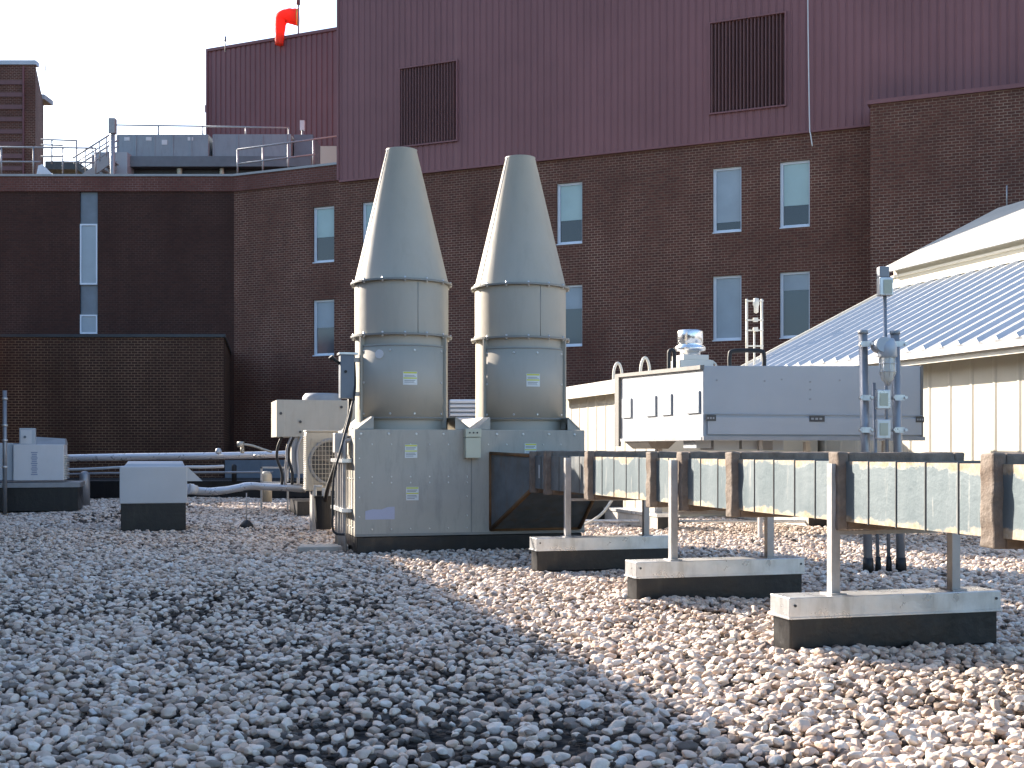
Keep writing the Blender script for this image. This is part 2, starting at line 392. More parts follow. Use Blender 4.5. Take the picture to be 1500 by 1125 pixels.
    ng.links.new(at('siz', 'FLOAT'), iop.inputs['Scale'])
    ng.links.new(iop.outputs[0], go.inputs[0])
    md = o.modifiers.new('scatter', 'NODES'); md.node_group = ng
    print('stones', n)
stones()

# ------------------------------------------------------------------ big buildings
AX, AY = -10.63, 47.0; DX, DY = 0.910, -0.4147; WROT = math.atan2(DY, DX)
def t_of(px, off=0.0):
    q = (px-750)/F; ox = AX-off*-DY; oy = AY-off*DX
    return (q*oy-ox)/(DX-q*DY)
def holes_wall(mb, x0, x1, z0, z1, y, holes, depth=0.16, mi=0):
    xs = sorted({x0, x1} | {h[0] for h in holes} | {h[1] for h in holes}); zs = sorted({z0, z1} | {h[2] for h in holes} | {h[3] for h in holes})
    for i in range(len(xs)-1):
        for j in range(len(zs)-1):
            cx = (xs[i]+xs[i+1])/2; cz = (zs[j]+zs[j+1])/2
            if any(h[0] < cx < h[1] and h[2] < cz < h[3] for h in holes): continue
            mb.quad((xs[i], y, zs[j]), (xs[i+1], y, zs[j]), (xs[i+1], y, zs[j+1]), (xs[i], y, zs[j+1]), mi)
    for (a, b2, c, d) in holes:
        y2 = y+depth
        mb.quad((a, y, c), (a, y, d), (a, y2, d), (a, y2, c), mi); mb.quad((b2, y, d), (b2, y, c), (b2, y2, c), (b2, y2, d), mi)
        mb.quad((a, y, c), (a, y2, c), (b2, y2, c), (b2, y, c), mi); mb.quad((a, y2, d), (a, y, d), (b2, y, d), (b2, y2, d), mi)
def ribbed(mb, x0, x1, z0, z1, y, pitch=0.24, depth=0.022, mi=0):
    prof = []; x = x0
    while x < x1-pitch*0.5:
        prof += [(x, y), (x+pitch*0.62, y), (x+pitch*0.70, y+depth), (x+pitch*0.92, y+depth)]; x += pitch
    prof.append((x1, y))
    vs = [(p[0], p[1], z0) for p in prof]+[(p[0], p[1], z1) for p in prof]; k = len(prof)
    mb.add(vs, [(i, i+1, k+i+1, k+i) for i in range(k-1)], mi)

bld = thing('hospital_building', 'tall brick building with maroon ribbed metal upper storeys behind the rooftop fans', 'building', (AX, AY, 0), WROT)
WZ = [(8.28, 10.36), (4.84, 6.92)]
wins = [(t, z) for t in (3.57, 5.69, 11.19, 13.33, 18.72, 20.86) for z in WZ]
holes = [(t, t+0.93, z[0], z[1]) for t, z in wins]
b = MB(); holes_wall(b, 0.0, 24.3, 0, 11.3, 0.0, holes, 0.30)
b.box(24.9, 46, 0.02, 0.5, 0, 11.3); b.box(0.01, 46, 0.9, 14, 0, 11.2)
b.box(0.0, 4.72, 0.001, 0.5, 11.3, 11.32)
b.build('wall', BRICK, bld)
b = MB(); b.box(23.78, 46, -1.2, 0.0, 0, 11.5); b.build('projecting_wall', BRICK, bld)
b = MB(); b.box(23.70, 46, -1.28, -0.12, 11.5, 11.62); b.build('ledge', CLAD, bld)
b = MB(); b.box(0.0, 4.72, -0.07, 0.6, 11.24, 11.82); b.build('parapet', BRICK_TOP, bld)
b = MB(); b.box(0.0, 4.72, -0.12, 0.65, 11.82, 11.9); b.build('coping', GREY, bld)
lv = [(7.36, 9.61, 12.2, 14.95), (18.68, 21.05, 12.1, 14.95)]
b = MB()
zc = [11.23, 12.1, 12.2, 14.95, 26]
for (x0, x1, z0, z1) in ((4.72, 7.36, 11.23, 26), (7.36, 9.61, 11.23, 12.2), (7.36, 9.61, 14.95, 26), (9.61, 18.68, 11.23, 26),
                         (18.68, 21.05, 11.23, 12.1), (18.68, 21.05, 14.95, 26), (21.05, 46, 11.23, 26)):
    ribbed(b, x0, x1, z0, z1, -0.10)
b.box(4.74, 46, 0.1, 15, 11.3, 25.9); b.box(4.70, 4.78, -0.14, 15, 11.23, 26)
b.box(4.78, 23.7, -0.12, 0.0, 11.16, 11.228)
b.build('cladding', CLAD, bld)
for (x0, x1, z0, z1) in lv:
    b = MB(); x = x0+0.03
    while x < x1-0.05:
        b.hexa([(x, -0.13, z0), (x+0.02, -0.12, z0), (x+0.075, 0.02, z0), (x+0.055, 0.02, z0), (x, -0.13, z1), (x+0.02, -0.12, z1), (x+0.075, 0.02, z1), (x+0.055, 0.02, z1)])
        x += 0.115
    b.box(x0, x1, 0.04, 0.08, z0, z1); lo = b.build('louver', CLAD_DK, bld)
    b = MB(); e = 0.05
    b.box(x0-e, x0, -0.17, 0, z0-e, z1+e); b.box(x1, x1+e, -0.17, 0, z0-e, z1+e); b.box(x0, x1, -0.17, 0, z1, z1+e); b.box(x0, x1, -0.17, 0, z0-e, z0)
    b.build('frame', CLAD, lo)
def window(parent, x0, x1, z0, z1, y, blind, bmat, pmat):
    f = MB(); e = 0.075
    f.box(x0, x0+e*1.3, y, y+0.08, z0, z1); f.box(x1-e*0.6, x1, y, y+0.08, z0, z1); f.box(x0+e*1.3, x1-e*0.6, y, y+0.08, z1-e, z1); f.box(x0+e*1.3, x1-e*0.6, y, y+0.08, z0, z0+e*1.4)
    f.box(x0, x1, y-0.12, y, z0, z0+0.03, 0)
    fo = f.build('window', WINF, parent)
    a0, a1, c0, c1 = x0+e*1.3, x1-e*0.6, z0+e*1.4, z1-e
    p = MB(); zb = c1-(c1-c0)*blind
    p.box(a0, a1, y+0.05, y+0.07, c0, c1); p.build('pane', pmat, fo)
    if blind > 0:
        q = MB(); q.box(a0+0.01, a1-0.01, y+0.035, y+0.049, zb, c1-0.002); q.build('blind', bmat, fo)
blinds = {(3.57, 0): (.55, BLIND, PANE), (3.57, 1): (.50, BLIND2, PANE_B), (5.69, 0): (.6, BLIND, PANE), (13.33, 0): (.62, BLIND, PANE), (13.33, 1): (.38, BLIND2, PANE_B),
          (18.72, 0): (.87, BLIND2, PANE), (18.72, 1): (1.0, BLIND2, PANE_B), (20.86, 0): (.68, BLIND, PANE), (20.86, 1): (.26, BLIND2, PANE_B)}
for (t, z) in wins:
    bl = blinds.get((t, WZ.index(z)), (.5, BLIND, PANE))
    window(bld, t, t+0.93, z[0], z[1], 0.10, *bl)
# corrugated penthouse set back behind the left parapet
off = -15.0
pt0, pt1 = t_of(304, off), t_of(500, off)+5
zp = H+(658-76)/F*(AY+DY*pt0-off*DX)
b = MB(); ribbed(b, pt0, pt1, 9, zp, 15.0, 0.32, 0.04); b.box(pt0+0.02, pt1, 15.2, 20, 9, zp-0.05)
b.box(pt0-0.06, pt0+0.04, 14.93, 20, 9, zp+0.05); b.box(pt0-0.06, pt1, 14.93, 15.2, zp, zp+0.15)
b.box(pt0-0.5, pt0-0.06, 15.4, 16.0, zp-3.1, zp-2.7)
b.build('penthouse', CLAD, bld)

wing = thing('brick_wing', 'dark brick wing at left facing straight on, with one column of narrow windows', 'building', (0, AY, 0), 0)
xa = (117-750)/F*AY; xb = (143-750)/F*AY
WL = -21.0
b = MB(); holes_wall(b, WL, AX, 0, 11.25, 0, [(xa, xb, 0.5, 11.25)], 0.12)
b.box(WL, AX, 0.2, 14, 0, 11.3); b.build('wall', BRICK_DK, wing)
b = MB(); b.box(WL-0.05, AX-0.0, -0.07, 0.5, 11.25, 11.82); b.build('parapet', BRICK_TOP, wing)
b = MB(); b.box(WL-0.08, AX-0.0, -0.12, 0.55, 11.82, 11.9); b.build('coping', GREY, wing)
b = MB(); b.box(xa+0.001, xb-0.001, 0.09, 0.119, 0.5, 11.25); b.build('spandrel', BLUEGREY, wing)
def wz(py): return H+(658-py)/F*AY
for (ya, yb) in ((328, 417), (461, 489)):
    z0, z1 = wz(yb), wz(ya)
    f = MB(); f.box(xa+0.01, xa+0.06, -0.02, 0.085, z0, z1); f.box(xb-0.06, xb-0.01, -0.02, 0.085, z0, z1); f.box(xa+0.06, xb-0.06, -0.02, 0.085, z1-0.06, z1); f.box(xa+0.06, xb-0.06, -0.02, 0.085, z0, z0+0.06)
    fo = f.build('window', WINF, wing)
    p = MB(); p.box(xa+0.06, xb-0.06, 0.02, 0.05, z0+0.06, z1-0.06); p.build('pane', BLIND2, fo)
# lower brick block in front of the wing
YB = 40.0
b = MB(); bx = (328-750)/F*YB; zt = H+(658-494)/F*YB
b.hexa([(-20.5, 0, 0), (bx, 0, 0), ((337-750)/F*46.9, 6.9, 0), (-20.5, 6.9, 0), (-20.5, 0, zt), (bx, 0, zt), ((337-750)/F*46.9, 6.9, zt), (-20.5, 6.9, zt)])
blk = thing('brick_block', 'low brown brick block with flat coping in front of the dark wing', 'building', (0, YB, 0), 0)
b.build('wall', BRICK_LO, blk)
b = MB(); x2 = (337-750)/F*46.9; b.hexa([(-20.5, -0.06, zt), (bx+0.06, -0.06, zt), (x2+0.06, 6.9, zt), (-20.5, 6.9, zt), (-20.5, -0.06, zt+0.1), (bx+0.06, -0.06, zt+0.1), (x2+0.06, 6.9, zt+0.1), (-20.5, 6.9, zt+0.1)]); b.build('coping', DARK, blk)

# tall building off to the left whose roof edge shades the gravel
rc = -6.26; hc = 6.58
lb = thing('side_building', 'long brick building beside the roof at far left, out of the sunlight', 'building', (*rd(rc, 0), 0), TH)
b = MB(); b.box(-12, 0, -14, 42, 0, hc); b.build('wall', BRICK, lb)
b = MB(); b.box(-12, 0.05, -14, 42.05, hc, hc+0.08); b.build('coping', GREY, lb)

# brick tower upper left
YT = 62.0
tw = thing('brick_tower', 'brick tower with pale roof edge at the upper left against the sky', 'building', (0, YT, 0), 0)
def tx(px, Y=YT): return (px-750)/F*Y
zt = H+(658-95)/F*YT
b = MB()
b.hexa([(tx(-70), 0, 0), (tx(52), 0, 0), (tx(64, 68), 6, 0), (tx(-60, 68), 6, 0), (tx(-70), 0, zt), (tx(52), 0, zt), (tx(64, 68), 6, zt-0.3), (tx(-60, 68), 6, zt-0.3)])
b.build('wall', BRICK, tw)
b = MB(); b.box(tx(-70), tx(53), -0.08, 0.4, zt, zt+0.22); b.build('roof_edge', PALE, tw)
b = MB()
for k in range(9): z = zt-1.0-k*0.62; b.box(tx(-66), tx(33), -0.05, 0.0, z, z+0.22)
b.build('louver', CLAD_DK, tw)
b = MB(); b.box(tx(34), tx(36), -0.10, 0, 8, zt-0.1); b.build('corner_trim', CLAD, tw)
b = MB(); b.box(tx(60, 68)-0.5, tx(73, 68), 5.2, 6.5, H+(658-151)/F*68, H+(658-144)/F*68); b.build('awning', GREY, tw)
b = MB(); b.cyl((tx(56), 1, zt), (tx(56), 1, zt+0.75), 0.03, n=6); b.build('lightning_rod', GREY, tw)

# ------------------------------------------------------------------ rooftop plant on the wing roof
YR = 55.0
def rx(px, Y=YR): return (px-750)/F*Y
def rz(py, Y=YR): return H+(658-py)/F*Y
PLANTM = mat('weathered_plant_paint', (0.26, 0.30, 0.33), 0.5, 0, 0.12, 0.8, 0, 20, (0.16, 0.17, 0.18), 0.5)
pl = thing('rooftop_air_handler', 'long grey air handling unit on a steel frame above the left parapet', 'air handler', (rx(300), YR, 10.5), 0)
def L0(px): return rx(px)-rx(300)
def Z0(py): return rz(py)-10.5
b = MB(); b.box(L0(172), L0(305), 0, 3, Z0(230), Z0(197)); 
for k in range(5): b.box(L0(172+k*27)-0.03, L0(172+k*27)+0.03, -0.03, 0, Z0(229), Z0(198))
b.build('housing', PLANTM, pl)
b = MB(); b.box(L0(311), L0(425), 0.2, 3, Z0(230), Z0(195))
for k in range(4): b.box(L0(311+k*36)-0.03, L0(311+k*36)+0.03, 0.17, 0.2, Z0(229), Z0(196))
b.build('housing', PLANTM, pl)
b = MB()
for px in (186, 218, 241, 279): b.box(L0(px-4), L0(px+4), -0.02, 0, Z0(212 if px == 241 else 206), Z0(201 if px != 241 else 205))
b.each('access_plate', WHITE, pl)
b = MB(); b.box(L0(170), L0(457), -0.3, 3.2, Z0(246), Z0(231)); b.build('base_frame', mat('dull_frame_paint', (0.14, 0.16, 0.18), 0.5, 0, 0.15), pl)
b = MB(); b.box(L0(165), L0(420), 0.3, 3.0, 0.0, Z0(246)-0.02); b.build('plinth', DARK, pl)
b = MB(); b.box(L0(427), L0(455), 0.6, 2.8, Z0(230), Z0(192)); b.build('end_section', BLUEGREY, pl)
b = MB(); b.cyl((L0(263), 0.0, Z0(258)), (L0(263), 0, Z0(247)), 0.12, n=8); b.cyl((L0(325), 0, Z0(258)), (L0(325), 0, Z0(247)), 0.1, n=8); b.each('pipe_stub', IVORY, pl)

def railing(label, posts, bars, Y, r=0.035):
    t = thing('guard_rail', label, 'railing', (rx(posts[0][0], Y), Y, 10.5), 0, 'guard rails above the left parapet')
    ox, oz = rx(posts[0][0], Y), 10.5
    for (px, y0, y1) in posts:
        q = MB(); q.cyl((rx(px, Y)-ox, 0, rz(y1, Y)-oz), (rx(px, Y)-ox, 0, rz(y0, Y)-oz), r, n=8); q.build('post', STEEL, t)
    for (xa_, ya_, xb_, yb_) in bars:
        q = MB(); q.tube([(rx(xa_, Y)-ox, 0, rz(ya_, Y)-oz), (rx(xb_, Y)-ox, 0, rz(yb_, Y)-oz)], r, 8); q.build('rail', STEEL, t)
railing('galvanised guard rail in front of the brick tower at the far left', [(2, 215, 262), (49, 216, 262), (-20, 215, 262)], [(-20, 215, 140, 217), (-20, 237, 60, 237)], 50)
railing('short guard rail of the walkway between tower and stair', [(92, 215, 262), (112, 205, 262), (140, 217, 262), (76, 204, 240)], [(60, 204, 112, 206), (60, 212, 92, 213), (60, 229, 92, 229), (92, 237, 140, 238)], 52)
railing('high guard rail running along the top of the grey air handler', [(166, 183, 262), (232, 184, 200), (297, 184, 200), (360, 186, 200), (423, 187, 262)], [(168, 183, 300, 185), (300, 185, 424, 187)], 55.5)
railing('bright guard rail sloping up to the maroon building edge', [(348, 219, 262), (385, 214, 258), (422, 210, 256), (459, 205, 250)], [(348, 219, 497, 199), (348, 240, 462, 226)], 49.0)
st = thing('steel_stair', 'steel stair rising beside the grey air handler to its walkway', 'stairs', (rx(140, 53), 53, 10.5), 0)
def SL(px, py): return (rx(px, 53)-rx(140, 53), 0, rz(py, 53)-10.5)
b = MB(); a = SL(112, 262); c = SL(160, 228)
b.slab([a, (c[0], 0, c[2]), (c[0], 0, c[2]-0.42), (a[0], 0, a[2]-0.42)], 0.08); b.slab([(a[0], 1.0, a[2]), (c[0], 1.0, c[2]), (c[0], 1.0, c[2]-0.42), (a[0], 1.0, a[2]-0.42)], 0.08)
b.each('stringer', GREY, st)
b = MB()
for k in range(7):
    t = k/6; b.box(a[0]+(c[0]-a[0])*t-0.12, a[0]+(c[0]-a[0])*t+0.12, 0.02, 0.98, a[2]+(c[2]-a[2])*t-0.2, a[2]+(c[2]-a[2])*t-0.16)
b.each('tread', GREY, st)
b = MB()
for yy in (0.0, 1.0):
    p0, p1 = SL(106, 232), SL(163, 196); b.tube([(p0[0], yy, p0[2]), (p1[0], yy, p1[2])], 0.04, 8)
    p0, p1 = SL(108, 240), SL(163, 205); b.tube([(p0[0], yy, p0[2]), (p1[0], yy, p1[2])], 0.03, 8)
    for px in (125, 135, 146, 156): q0, q1 = SL(px, 262-(px-112)*0.7), SL(px, 232-(px-106)*0.63); b.cyl((q0[0], yy, q0[2]), (q1[0], yy, q1[2]), 0.025, n=6)
b.each('handrail', STEEL, st)
b = MB(); q = SL(125, 262); b.box(q[0]-0.1, q[0]+1.4, 1.3, 2.3, 0.2, rz(212, 53)-10.5); o = b.build('tank_cabinet', AHUP, None, 0, (rx(140, 53), 53, 10.5)); tag(o, 'pale cabinet standing behind the steel stair rail', 'cabinet')
ps = thing('camera_post', 'thick steel post with a box on top left of the grey air handler', 'post', (rx(165, 51), 51, 10.8), 0)
b = MB(); b.cyl((0, 0, 0), (0, 0, rz(178, 51)-10.8), 0.10, n=12); b.build('pole', STEEL, ps)
b = MB(); b.box(-0.13, 0.13, -0.15, 0.15, rz(196, 51)-10.8, rz(174, 51)-10.8); b.build('box', GREY, ps)
ps2 = thing('camera_post', 'thin pole with a small white box at the right end of the grey air handler', 'post', (rx(443, 56), 56, 12), 0)
b = MB(); b.cyl((0, 0, 0), (0, 0, rz(178, 56)-12), 0.05, n=10); b.build('pole', STEEL, ps2)
b = MB(); b.box(-0.1, 0.1, -0.1, 0.1, rz(191, 56)-12, rz(177, 56)-12); b.build('box', WHITE, ps2)
# white folded panel by the tower, walkway box
b = MB(); b.slab([(rx(52, 51)-rx(60, 51), 0, 0), (rx(84, 51)-rx(60, 51), 0, 0), (rx(58, 51)-rx(60, 51), 0.3, rz(238, 51)-rz(262, 51)), (rx(52, 51)-rx(60, 51), 0.3, rz(240, 51)-rz(262, 51))], 0.12)
o = b.build('tilted_panel', WHITE, None, 0, (rx(60, 51), 51, rz(262, 51))); tag(o, 'white tilted triangular panel behind the far left rail', 'panel')
b = MB(); b.box(0, rx(112, 56)-rx(66, 56), 0, 2.5, 0, rz(236, 56)-rz(248, 56)); o = b.build('walkway_deck', DARK, None, 0, (rx(66, 56), 56, rz(248, 56))); tag(o, 'dark steel walkway deck right of the brick tower', 'walkway')
b = MB(); b.box(0, 2.6, 0, 1.0, 0, rz(214, 60)-10.5); o = b.build('roof_hatch_house', CREAM, None, 0, (rx(446, 60), 60, 10.5)); tag(o, 'cream roof structure glimpsed behind the bright sloping rail', 'roof shed')
# windsock
wsY = 64
ws = thing('windsock', 'orange windsock hanging limp from its pole above the maroon penthouse', 'windsock', (rx(437, wsY), wsY, rz(60, wsY)), 0)
def WS(px, py): return Vector((rx(px, wsY)-rx(437, wsY), 0, rz(py, wsY)-rz(60, wsY)))
b = MB(); b.cyl(WS(437, 75), WS(437, -30), 0.045, n=8); b.build('pole', STEEL, ws)
b = MB(); b.cyl(WS(437, 7), WS(437, -10), 0.10, n=8); b.build('beacon', CLAD, ws)
b = MB()
path = [WS(436, 25), WS(429, 24), WS(420, 23.5), WS(413, 26), WS(411, 36), WS(410, 50), WS(409, 66)]; rads = [0.44, 0.40, 0.36, 0.33, 0.28, 0.24, 0.20]
pp = smooth_path(path, 4); vs = []; n = 16; k = len(pp); pu = Vector((0, 1, 0))
for i, q in enumerate(pp):
    w = (pp[min(i+1, k-1)]-pp[max(i-1, 0)]).normalized(); t_ = w.cross(pu); r = np.interp(i/(k-1), np.linspace(0, 1, 7), rads)
    vs += [q+pu*(r*0.8*math.cos(2*math.pi*j/n))+t_*(r*math.sin(2*math.pi*j/n))*(1+0.08*math.sin(3*j+i)) for j in range(n)]
b.add(vs, [(i*n+j, i*n+(j+1) % n, (i+1)*n+(j+1) % n, (i+1)*n+j) for i in range(k-1) for j in range(n)], 0, True)
o = b.build('sock', ORANGE, ws); sm = o.modifiers.new('s', 'SOLIDIFY'); sm.thickness = 0.01
b = MB(); c0 = WS(436, 26)
vsr = [(c0.x+0.01+0.03*s, 0.45*math.cos(2*math.pi*j/20)*0.85, c0.z+0.45*math.sin(2*math.pi*j/20)) for s in (-1, 1) for j in range(20)]
b.add(vsr, [(j, (j+1) % 20, 20+(j+1) % 20, 20+j) for j in range(20)], 0, True); b.build('hoop', YELLOWC, ws)
b = MB(); b.cyl((0, 0, 0), (0, 0, 0.8), 0.03, n=6); b.cyl((0, 0, 0.55), (0, 0, 0.8), 0.06, n=6); o = b.build('lightning_rod', STEEL, None, 0, (rx(330, 64), 64, rz(76, 64))); tag(o, 'short rod on the left roof edge of the maroon penthouse', 'rod')
# hanging cable
def wp(px, py, off=0.35):
    t = t_of(px, off); x = AX+DX*t+off*DY; y = AY+DY*t-off*DX; return (x, y, H+(658-py)/F*y)
b = MB(); b.tube(smooth_path([wp(1183, -30), wp(1184, 60), wp(1185, 130), wp(1186, 188), wp(1187, 195), wp(1190, 214)], 4), 0.017, 6)
o = b.build('cable', WHITE); tag(o, 'thin white cable hanging down the maroon wall right of the big louver', 'cable')

# ------------------------------------------------------------------ cream building with standing seam roof
RC = 12.9; EZ = 3.18; d0, d1 = 8.0, 26.7
cb = thing('metal_shed', 'cream metal building with pale standing seam roof and raised ridge at right', 'building', (*rd(RC+0.55, 0), 0), TH)
b = MB()
prof = []; y = d1; 
def wallrib(mb, y0, y1, z0, z1, pitch=0.62):
    pr = []; y = y0
    while y < y1: pr += [(0, y), (0, y+pitch*.80), (-0.018, y+pitch*.87), (-0.018, y+pitch*.93)]; y += pitch
    pr.append((0, y1)); k = len(pr)
    mb.add([(p[0], p[1], z0) for p in pr]+[(p[0], p[1], z1) for p in pr], [(i+1, i, k+i, k+i+1) for i in range(k-1)])
wallrib(b, d0, d1, 0, EZ+0.2); b.box(0.05, 12, d0, d1, 0, EZ); b.build('wall', CREAM, cb)
OV = 0.55   # eave overhang
run1 = 4.33; z1 = EZ+run1*0.5
def roofz(x): return EZ+(x+OV)*0.5
b = MB(); b.slab([(-OV, d0, EZ), (run1-OV, d0, z1), (run1-OV, d1+0.2, z1), (-OV, d1+0.2, EZ)], 0.06); b.build('lower_roof', ROOFM, cb)
b = MB(); y = d0+0.1
while y < d1+0.2:
    b.hexa([(-OV-0.02, y-0.085, EZ-0.01), (-OV-0.02, y+0.085, EZ-0.01), (run1-OV, y+0.085, z1), (run1-OV, y-0.085, z1),
            (-OV-0.02, y-0.02, EZ+0.065), (-OV-0.02, y+0.02, EZ+0.065), (run1-OV, y+0.02, z1+0.065), (run1-OV, y-0.02, z1+0.065)])
    y += 0.50
b.build('roof_seam', ROOFSEAM, cb)
b = MB(); b.box(-OV-0.10, -OV+0.02, d0, d1+0.25, EZ-0.16, EZ-0.07); b.build('gutter', GALV_DK, cb)
b = MB(); b.box(-OV+0.02, -OV+0.06, d0, d1+0.25, EZ-0.26, EZ-0.10); b.build('fascia', CREAM_TRIM, cb)
b = MB(); b.quad((-OV+0.06, d0, EZ-0.2), (0, d0, EZ-0.2), (0, d1+0.2, EZ-0.2), (-OV+0.06, d1+0.2, EZ-0.2)); b.build('soffit', CREAM, cb)
b = MB(); b.slab([(-OV, d1+0.21, EZ-0.2), (run1-OV, d1+0.21, z1-0.2), (run1-OV, d1+0.21, z1+0.08), (-OV, d1+0.21, EZ+0.08)], 0.05); b.build('rake_trim', CREAM_TRIM, cb)
xu = run1-OV
b = MB(); b.box(xu, xu+8, d0, d1+0.05, z1-0.4, z1+0.55); b.box(-0.0+0.05, xu, d1-0.05, d1+0.02, EZ-0.4, EZ+0.4); b.build('clerestory', CREAM, cb)
b = MB(); b.box(xu-0.06, xu, d0, d1+0.1, z1+0.02, z1+0.16); b.box(xu-0.05, xu, d0, d1+0.1, z1+0.28, z1+0.34); b.build('trim', CREAM_TRIM, cb)
zr = z1+0.55; run2 = 3.3
b = MB(); b.slab([(xu-0.22, d0, zr), (xu-0.22+run2, d0, zr+run2*0.5), (xu-0.22+run2, d1+0.15, zr+run2*0.5), (xu-0.22, d1+0.15, zr)], 0.07)
b.slab([(xu-0.22+run2, d0, zr+run2*0.5), (xu-0.22+2*run2, d0, zr), (xu-0.22+2*run2, d1+0.15, zr), (xu-0.22+run2, d1+0.15, zr+run2*0.5)], 0.07)
b.build('upper_roof', ROOFTOP, cb)
b = MB(); b.box(xu-0.30, xu-0.20, d0, d1+0.2, zr-0.14, zr+0.0); b.build('upper_gutter', ROOFSEAM, cb)
b = MB(); b.add([(xu+0.05, d1+0.04, z1+0.5), (xu-0.4+2*run2, d1+0.04, z1+0.5), (xu-0.22+run2, d1+0.04, zr+run2*0.5-0.08)], [(0, 1, 2)]); b.build('gable', CREAM, cb)
b = MB(); b.cyl((xu-0.22+run2, d1-0.2, zr+run2*0.5), (xu-0.22+run2, d1-0.2, zr+run2*0.5+0.5), 0.018, n=6); b.build('lightning_rod', STEEL, cb)
# lower annex beyond
RA = 9.6; ZA = 2.72
an = thing('cream_annex', 'low cream annex with white roof edge between the right fan and the long air unit', 'building', (*rd(RA, 0), 0), TH)
b = MB(); wallrib(b, 23.5, 29.3, 0, ZA); b.box(0.05, 3.7, 23.5, 29.25, 0, ZA-0.01); b.build('wall', CREAM, an)
b = MB(); b.box(-0.28, 3.75, 23.4, 29.5, ZA+0.01, ZA+0.20); b.build('roof_edge', CREAM_TRIM, an)
b = MB(); b.box(-0.30, -0.22, 23.4, 29.55, ZA-0.10, ZA+0.05); b.build('gutter', CREAM_TRIM, an)
for (px, k) in ((905, 0), (945, 1)):
    g = MB(); q = (px-750)/F; d = (CT*(RA+0.1)-ST*(RA+0.1)*q)/(ST+CT*q); x0, y0 = rd(RA+0.1, d)
    g.tube(smooth_path([(-0.10, 0, -0.05), (-0.09, 0, 0.22), (-0.05, 0, 0.37), (0.0, 0, 0.42), (0.05, 0, 0.37), (0.09, 0, 0.22), (0.10, 0, -0.05)], 5), 0.03, 8)
    o = g.build('grab_rail', CREAM_TRIM, None, 0, (x0, y0, ZA+0.2)); tag(o, 'cream looped roof ladder rail, ' + ('left one, nearer the right fan' if k == 0 else 'right one, nearer the shiny roof vent'), 'ladder rail', 'loops on the cream annex roof')

# ------------------------------------------------------------------ fan plenum + stacks
R0, D0 = 2.39, 16.31; BW, BD = 3.16, 1.65
pn = thing('fan_plenum', 'long grey riveted metal plenum box carrying the two conical exhaust stacks', 'plenum', (*rd(R0, D0), 0), TH)
b = MB(); b.box(0, BW, 0, BD, 0, 0.23); b.build('curb', BLACK, pn, 0.01)
b = MB(); zt = 1.665
b.box(-0.03, BW+0.03, -0.03, BD+0.03, 0.235, zt); bx_ = b.build('casing', BOXP, pn, 0.006)
b = MB()
def dome(mb, x, y, z, r=0.012): mb.cyl((x, y, z), (x, y-0.008, z), r, r*0.6, 8)
for x in np.arange(0.05, BW, 0.187*2): dome(b, x, -0.031, zt-0.06, 0.020)
for zz in (zt-0.2, 0.95, 1.03, 0.33):
    for x in np.arange(0.2, 1.6, 0.26): dome(b, x, -0.031, zz)
for x in (0.03, 1.50):
    for zz in np.arange(0.5, 1.6, 0.26): dome(b, x, -0.031, zz)
for x in np.arange(1.8, 2.9, 0.26): dome(b, x, -0.031, zt-0.2)
for y in np.arange(0.1, 1.6, 0.25):
    for zz in (0.35, 1.0, 1.55): b.cyl((-0.031, y, zz), (-0.04, y, zz), 0.013, 0.008, 8)
b.each('rivet', BOLT, pn)
b = MB(); b.box(1.555, 1.57, -0.036, -0.03, 0.24, zt); b.box(-0.034, -0.03, 0.55, 0.565, 0.24, zt); b.box(-0.034, -0.03, 1.1, 1.115, 0.24, zt)
b.box(-0.03, BW+0.03, -0.038, -0.03, 0.236, 0.27); b.build('seam', FANP_DK, pn)
# sloping gusset plates
for cx in (0.79, 2.40):
    b = MB(); w = 0.77 if cx < 1 else 0.74
    for s in (-1, 1):
        b.slab([(cx+s*w, 0.02, zt+0.005), (cx+s*0.56, 0.02, zt+0.17), (cx+s*0.56, BD-0.02, zt+0.17), (cx+s*w, BD-0.02, zt+0.005)], 0.012*s)
        b.slab([(cx+s*w, 0.03, zt+0.005), (cx+s*0.56, 0.03, zt+0.17), (cx+s*0.56, 0.03, zt+0.005)], 0.01*s*0+0.01)
    b.build('gusset', BOXP, pn)
def sticker(x, z, parent, y=-0.034, w=0.17, h=0.18, faded=False):
    q = MB(); q.box(x-w/2, x+w/2, y-0.003, y, z-h/2, z+h/2, 0)
    for k, (a_, c_) in enumerate(((0.47, 0.36), (0.06, -0.03))): q.box(x-w*0.48, x+w*0.48, y-0.0045, y-0.003, z+h*c_, z+h*a_, 1)
    for (zz, ww) in ((0.26, .8), (0.16, .7), (-0.14, .75), (-0.25, .8), (-0.36, .6)): q.box(x-w*0.42, x-w*0.42+w*ww, y-0.0045, y-0.003, z+h*zz-0.004, z+h*zz+0.004, 2)
    return q.build('label', [LABEL, YEL, INK], parent)
def pw(px):   # local x on plenum front for pixel px
    q = (px-750)/F; X0, Y0 = rd(R0, D0-0.03); return (q*Y0-X0)/(CT-q*ST)
def pz(px, py):
    X0, Y0 = rd(R0, D0-0.03); return H+(658-py)/F*(Y0+ST*pw(px))
sticker(pw(602), pz(602, 661), pn); sticker(pw(604), pz(604, 723), pn); sticker(pw(777), pz(777, 659), pn)
b = MB(); x0, x1 = pw(535), pw(578); za, zb = pz(555, 761), pz(555, 743)
b.add([(x0, -0.034, za), (x1, -0.034, za), (x1, -0.034, zb+0.005), (x0+0.30, -0.034, zb+0.0), (x0+0.22, -0.034, zb-0.03), (x0+0.1, -0.034, zb-0.025), (x0, -0.034, zb-0.05)], [(0, 1, 2, 3, 4, 5, 6)]); b.build('torn_label', LILAC, pn)
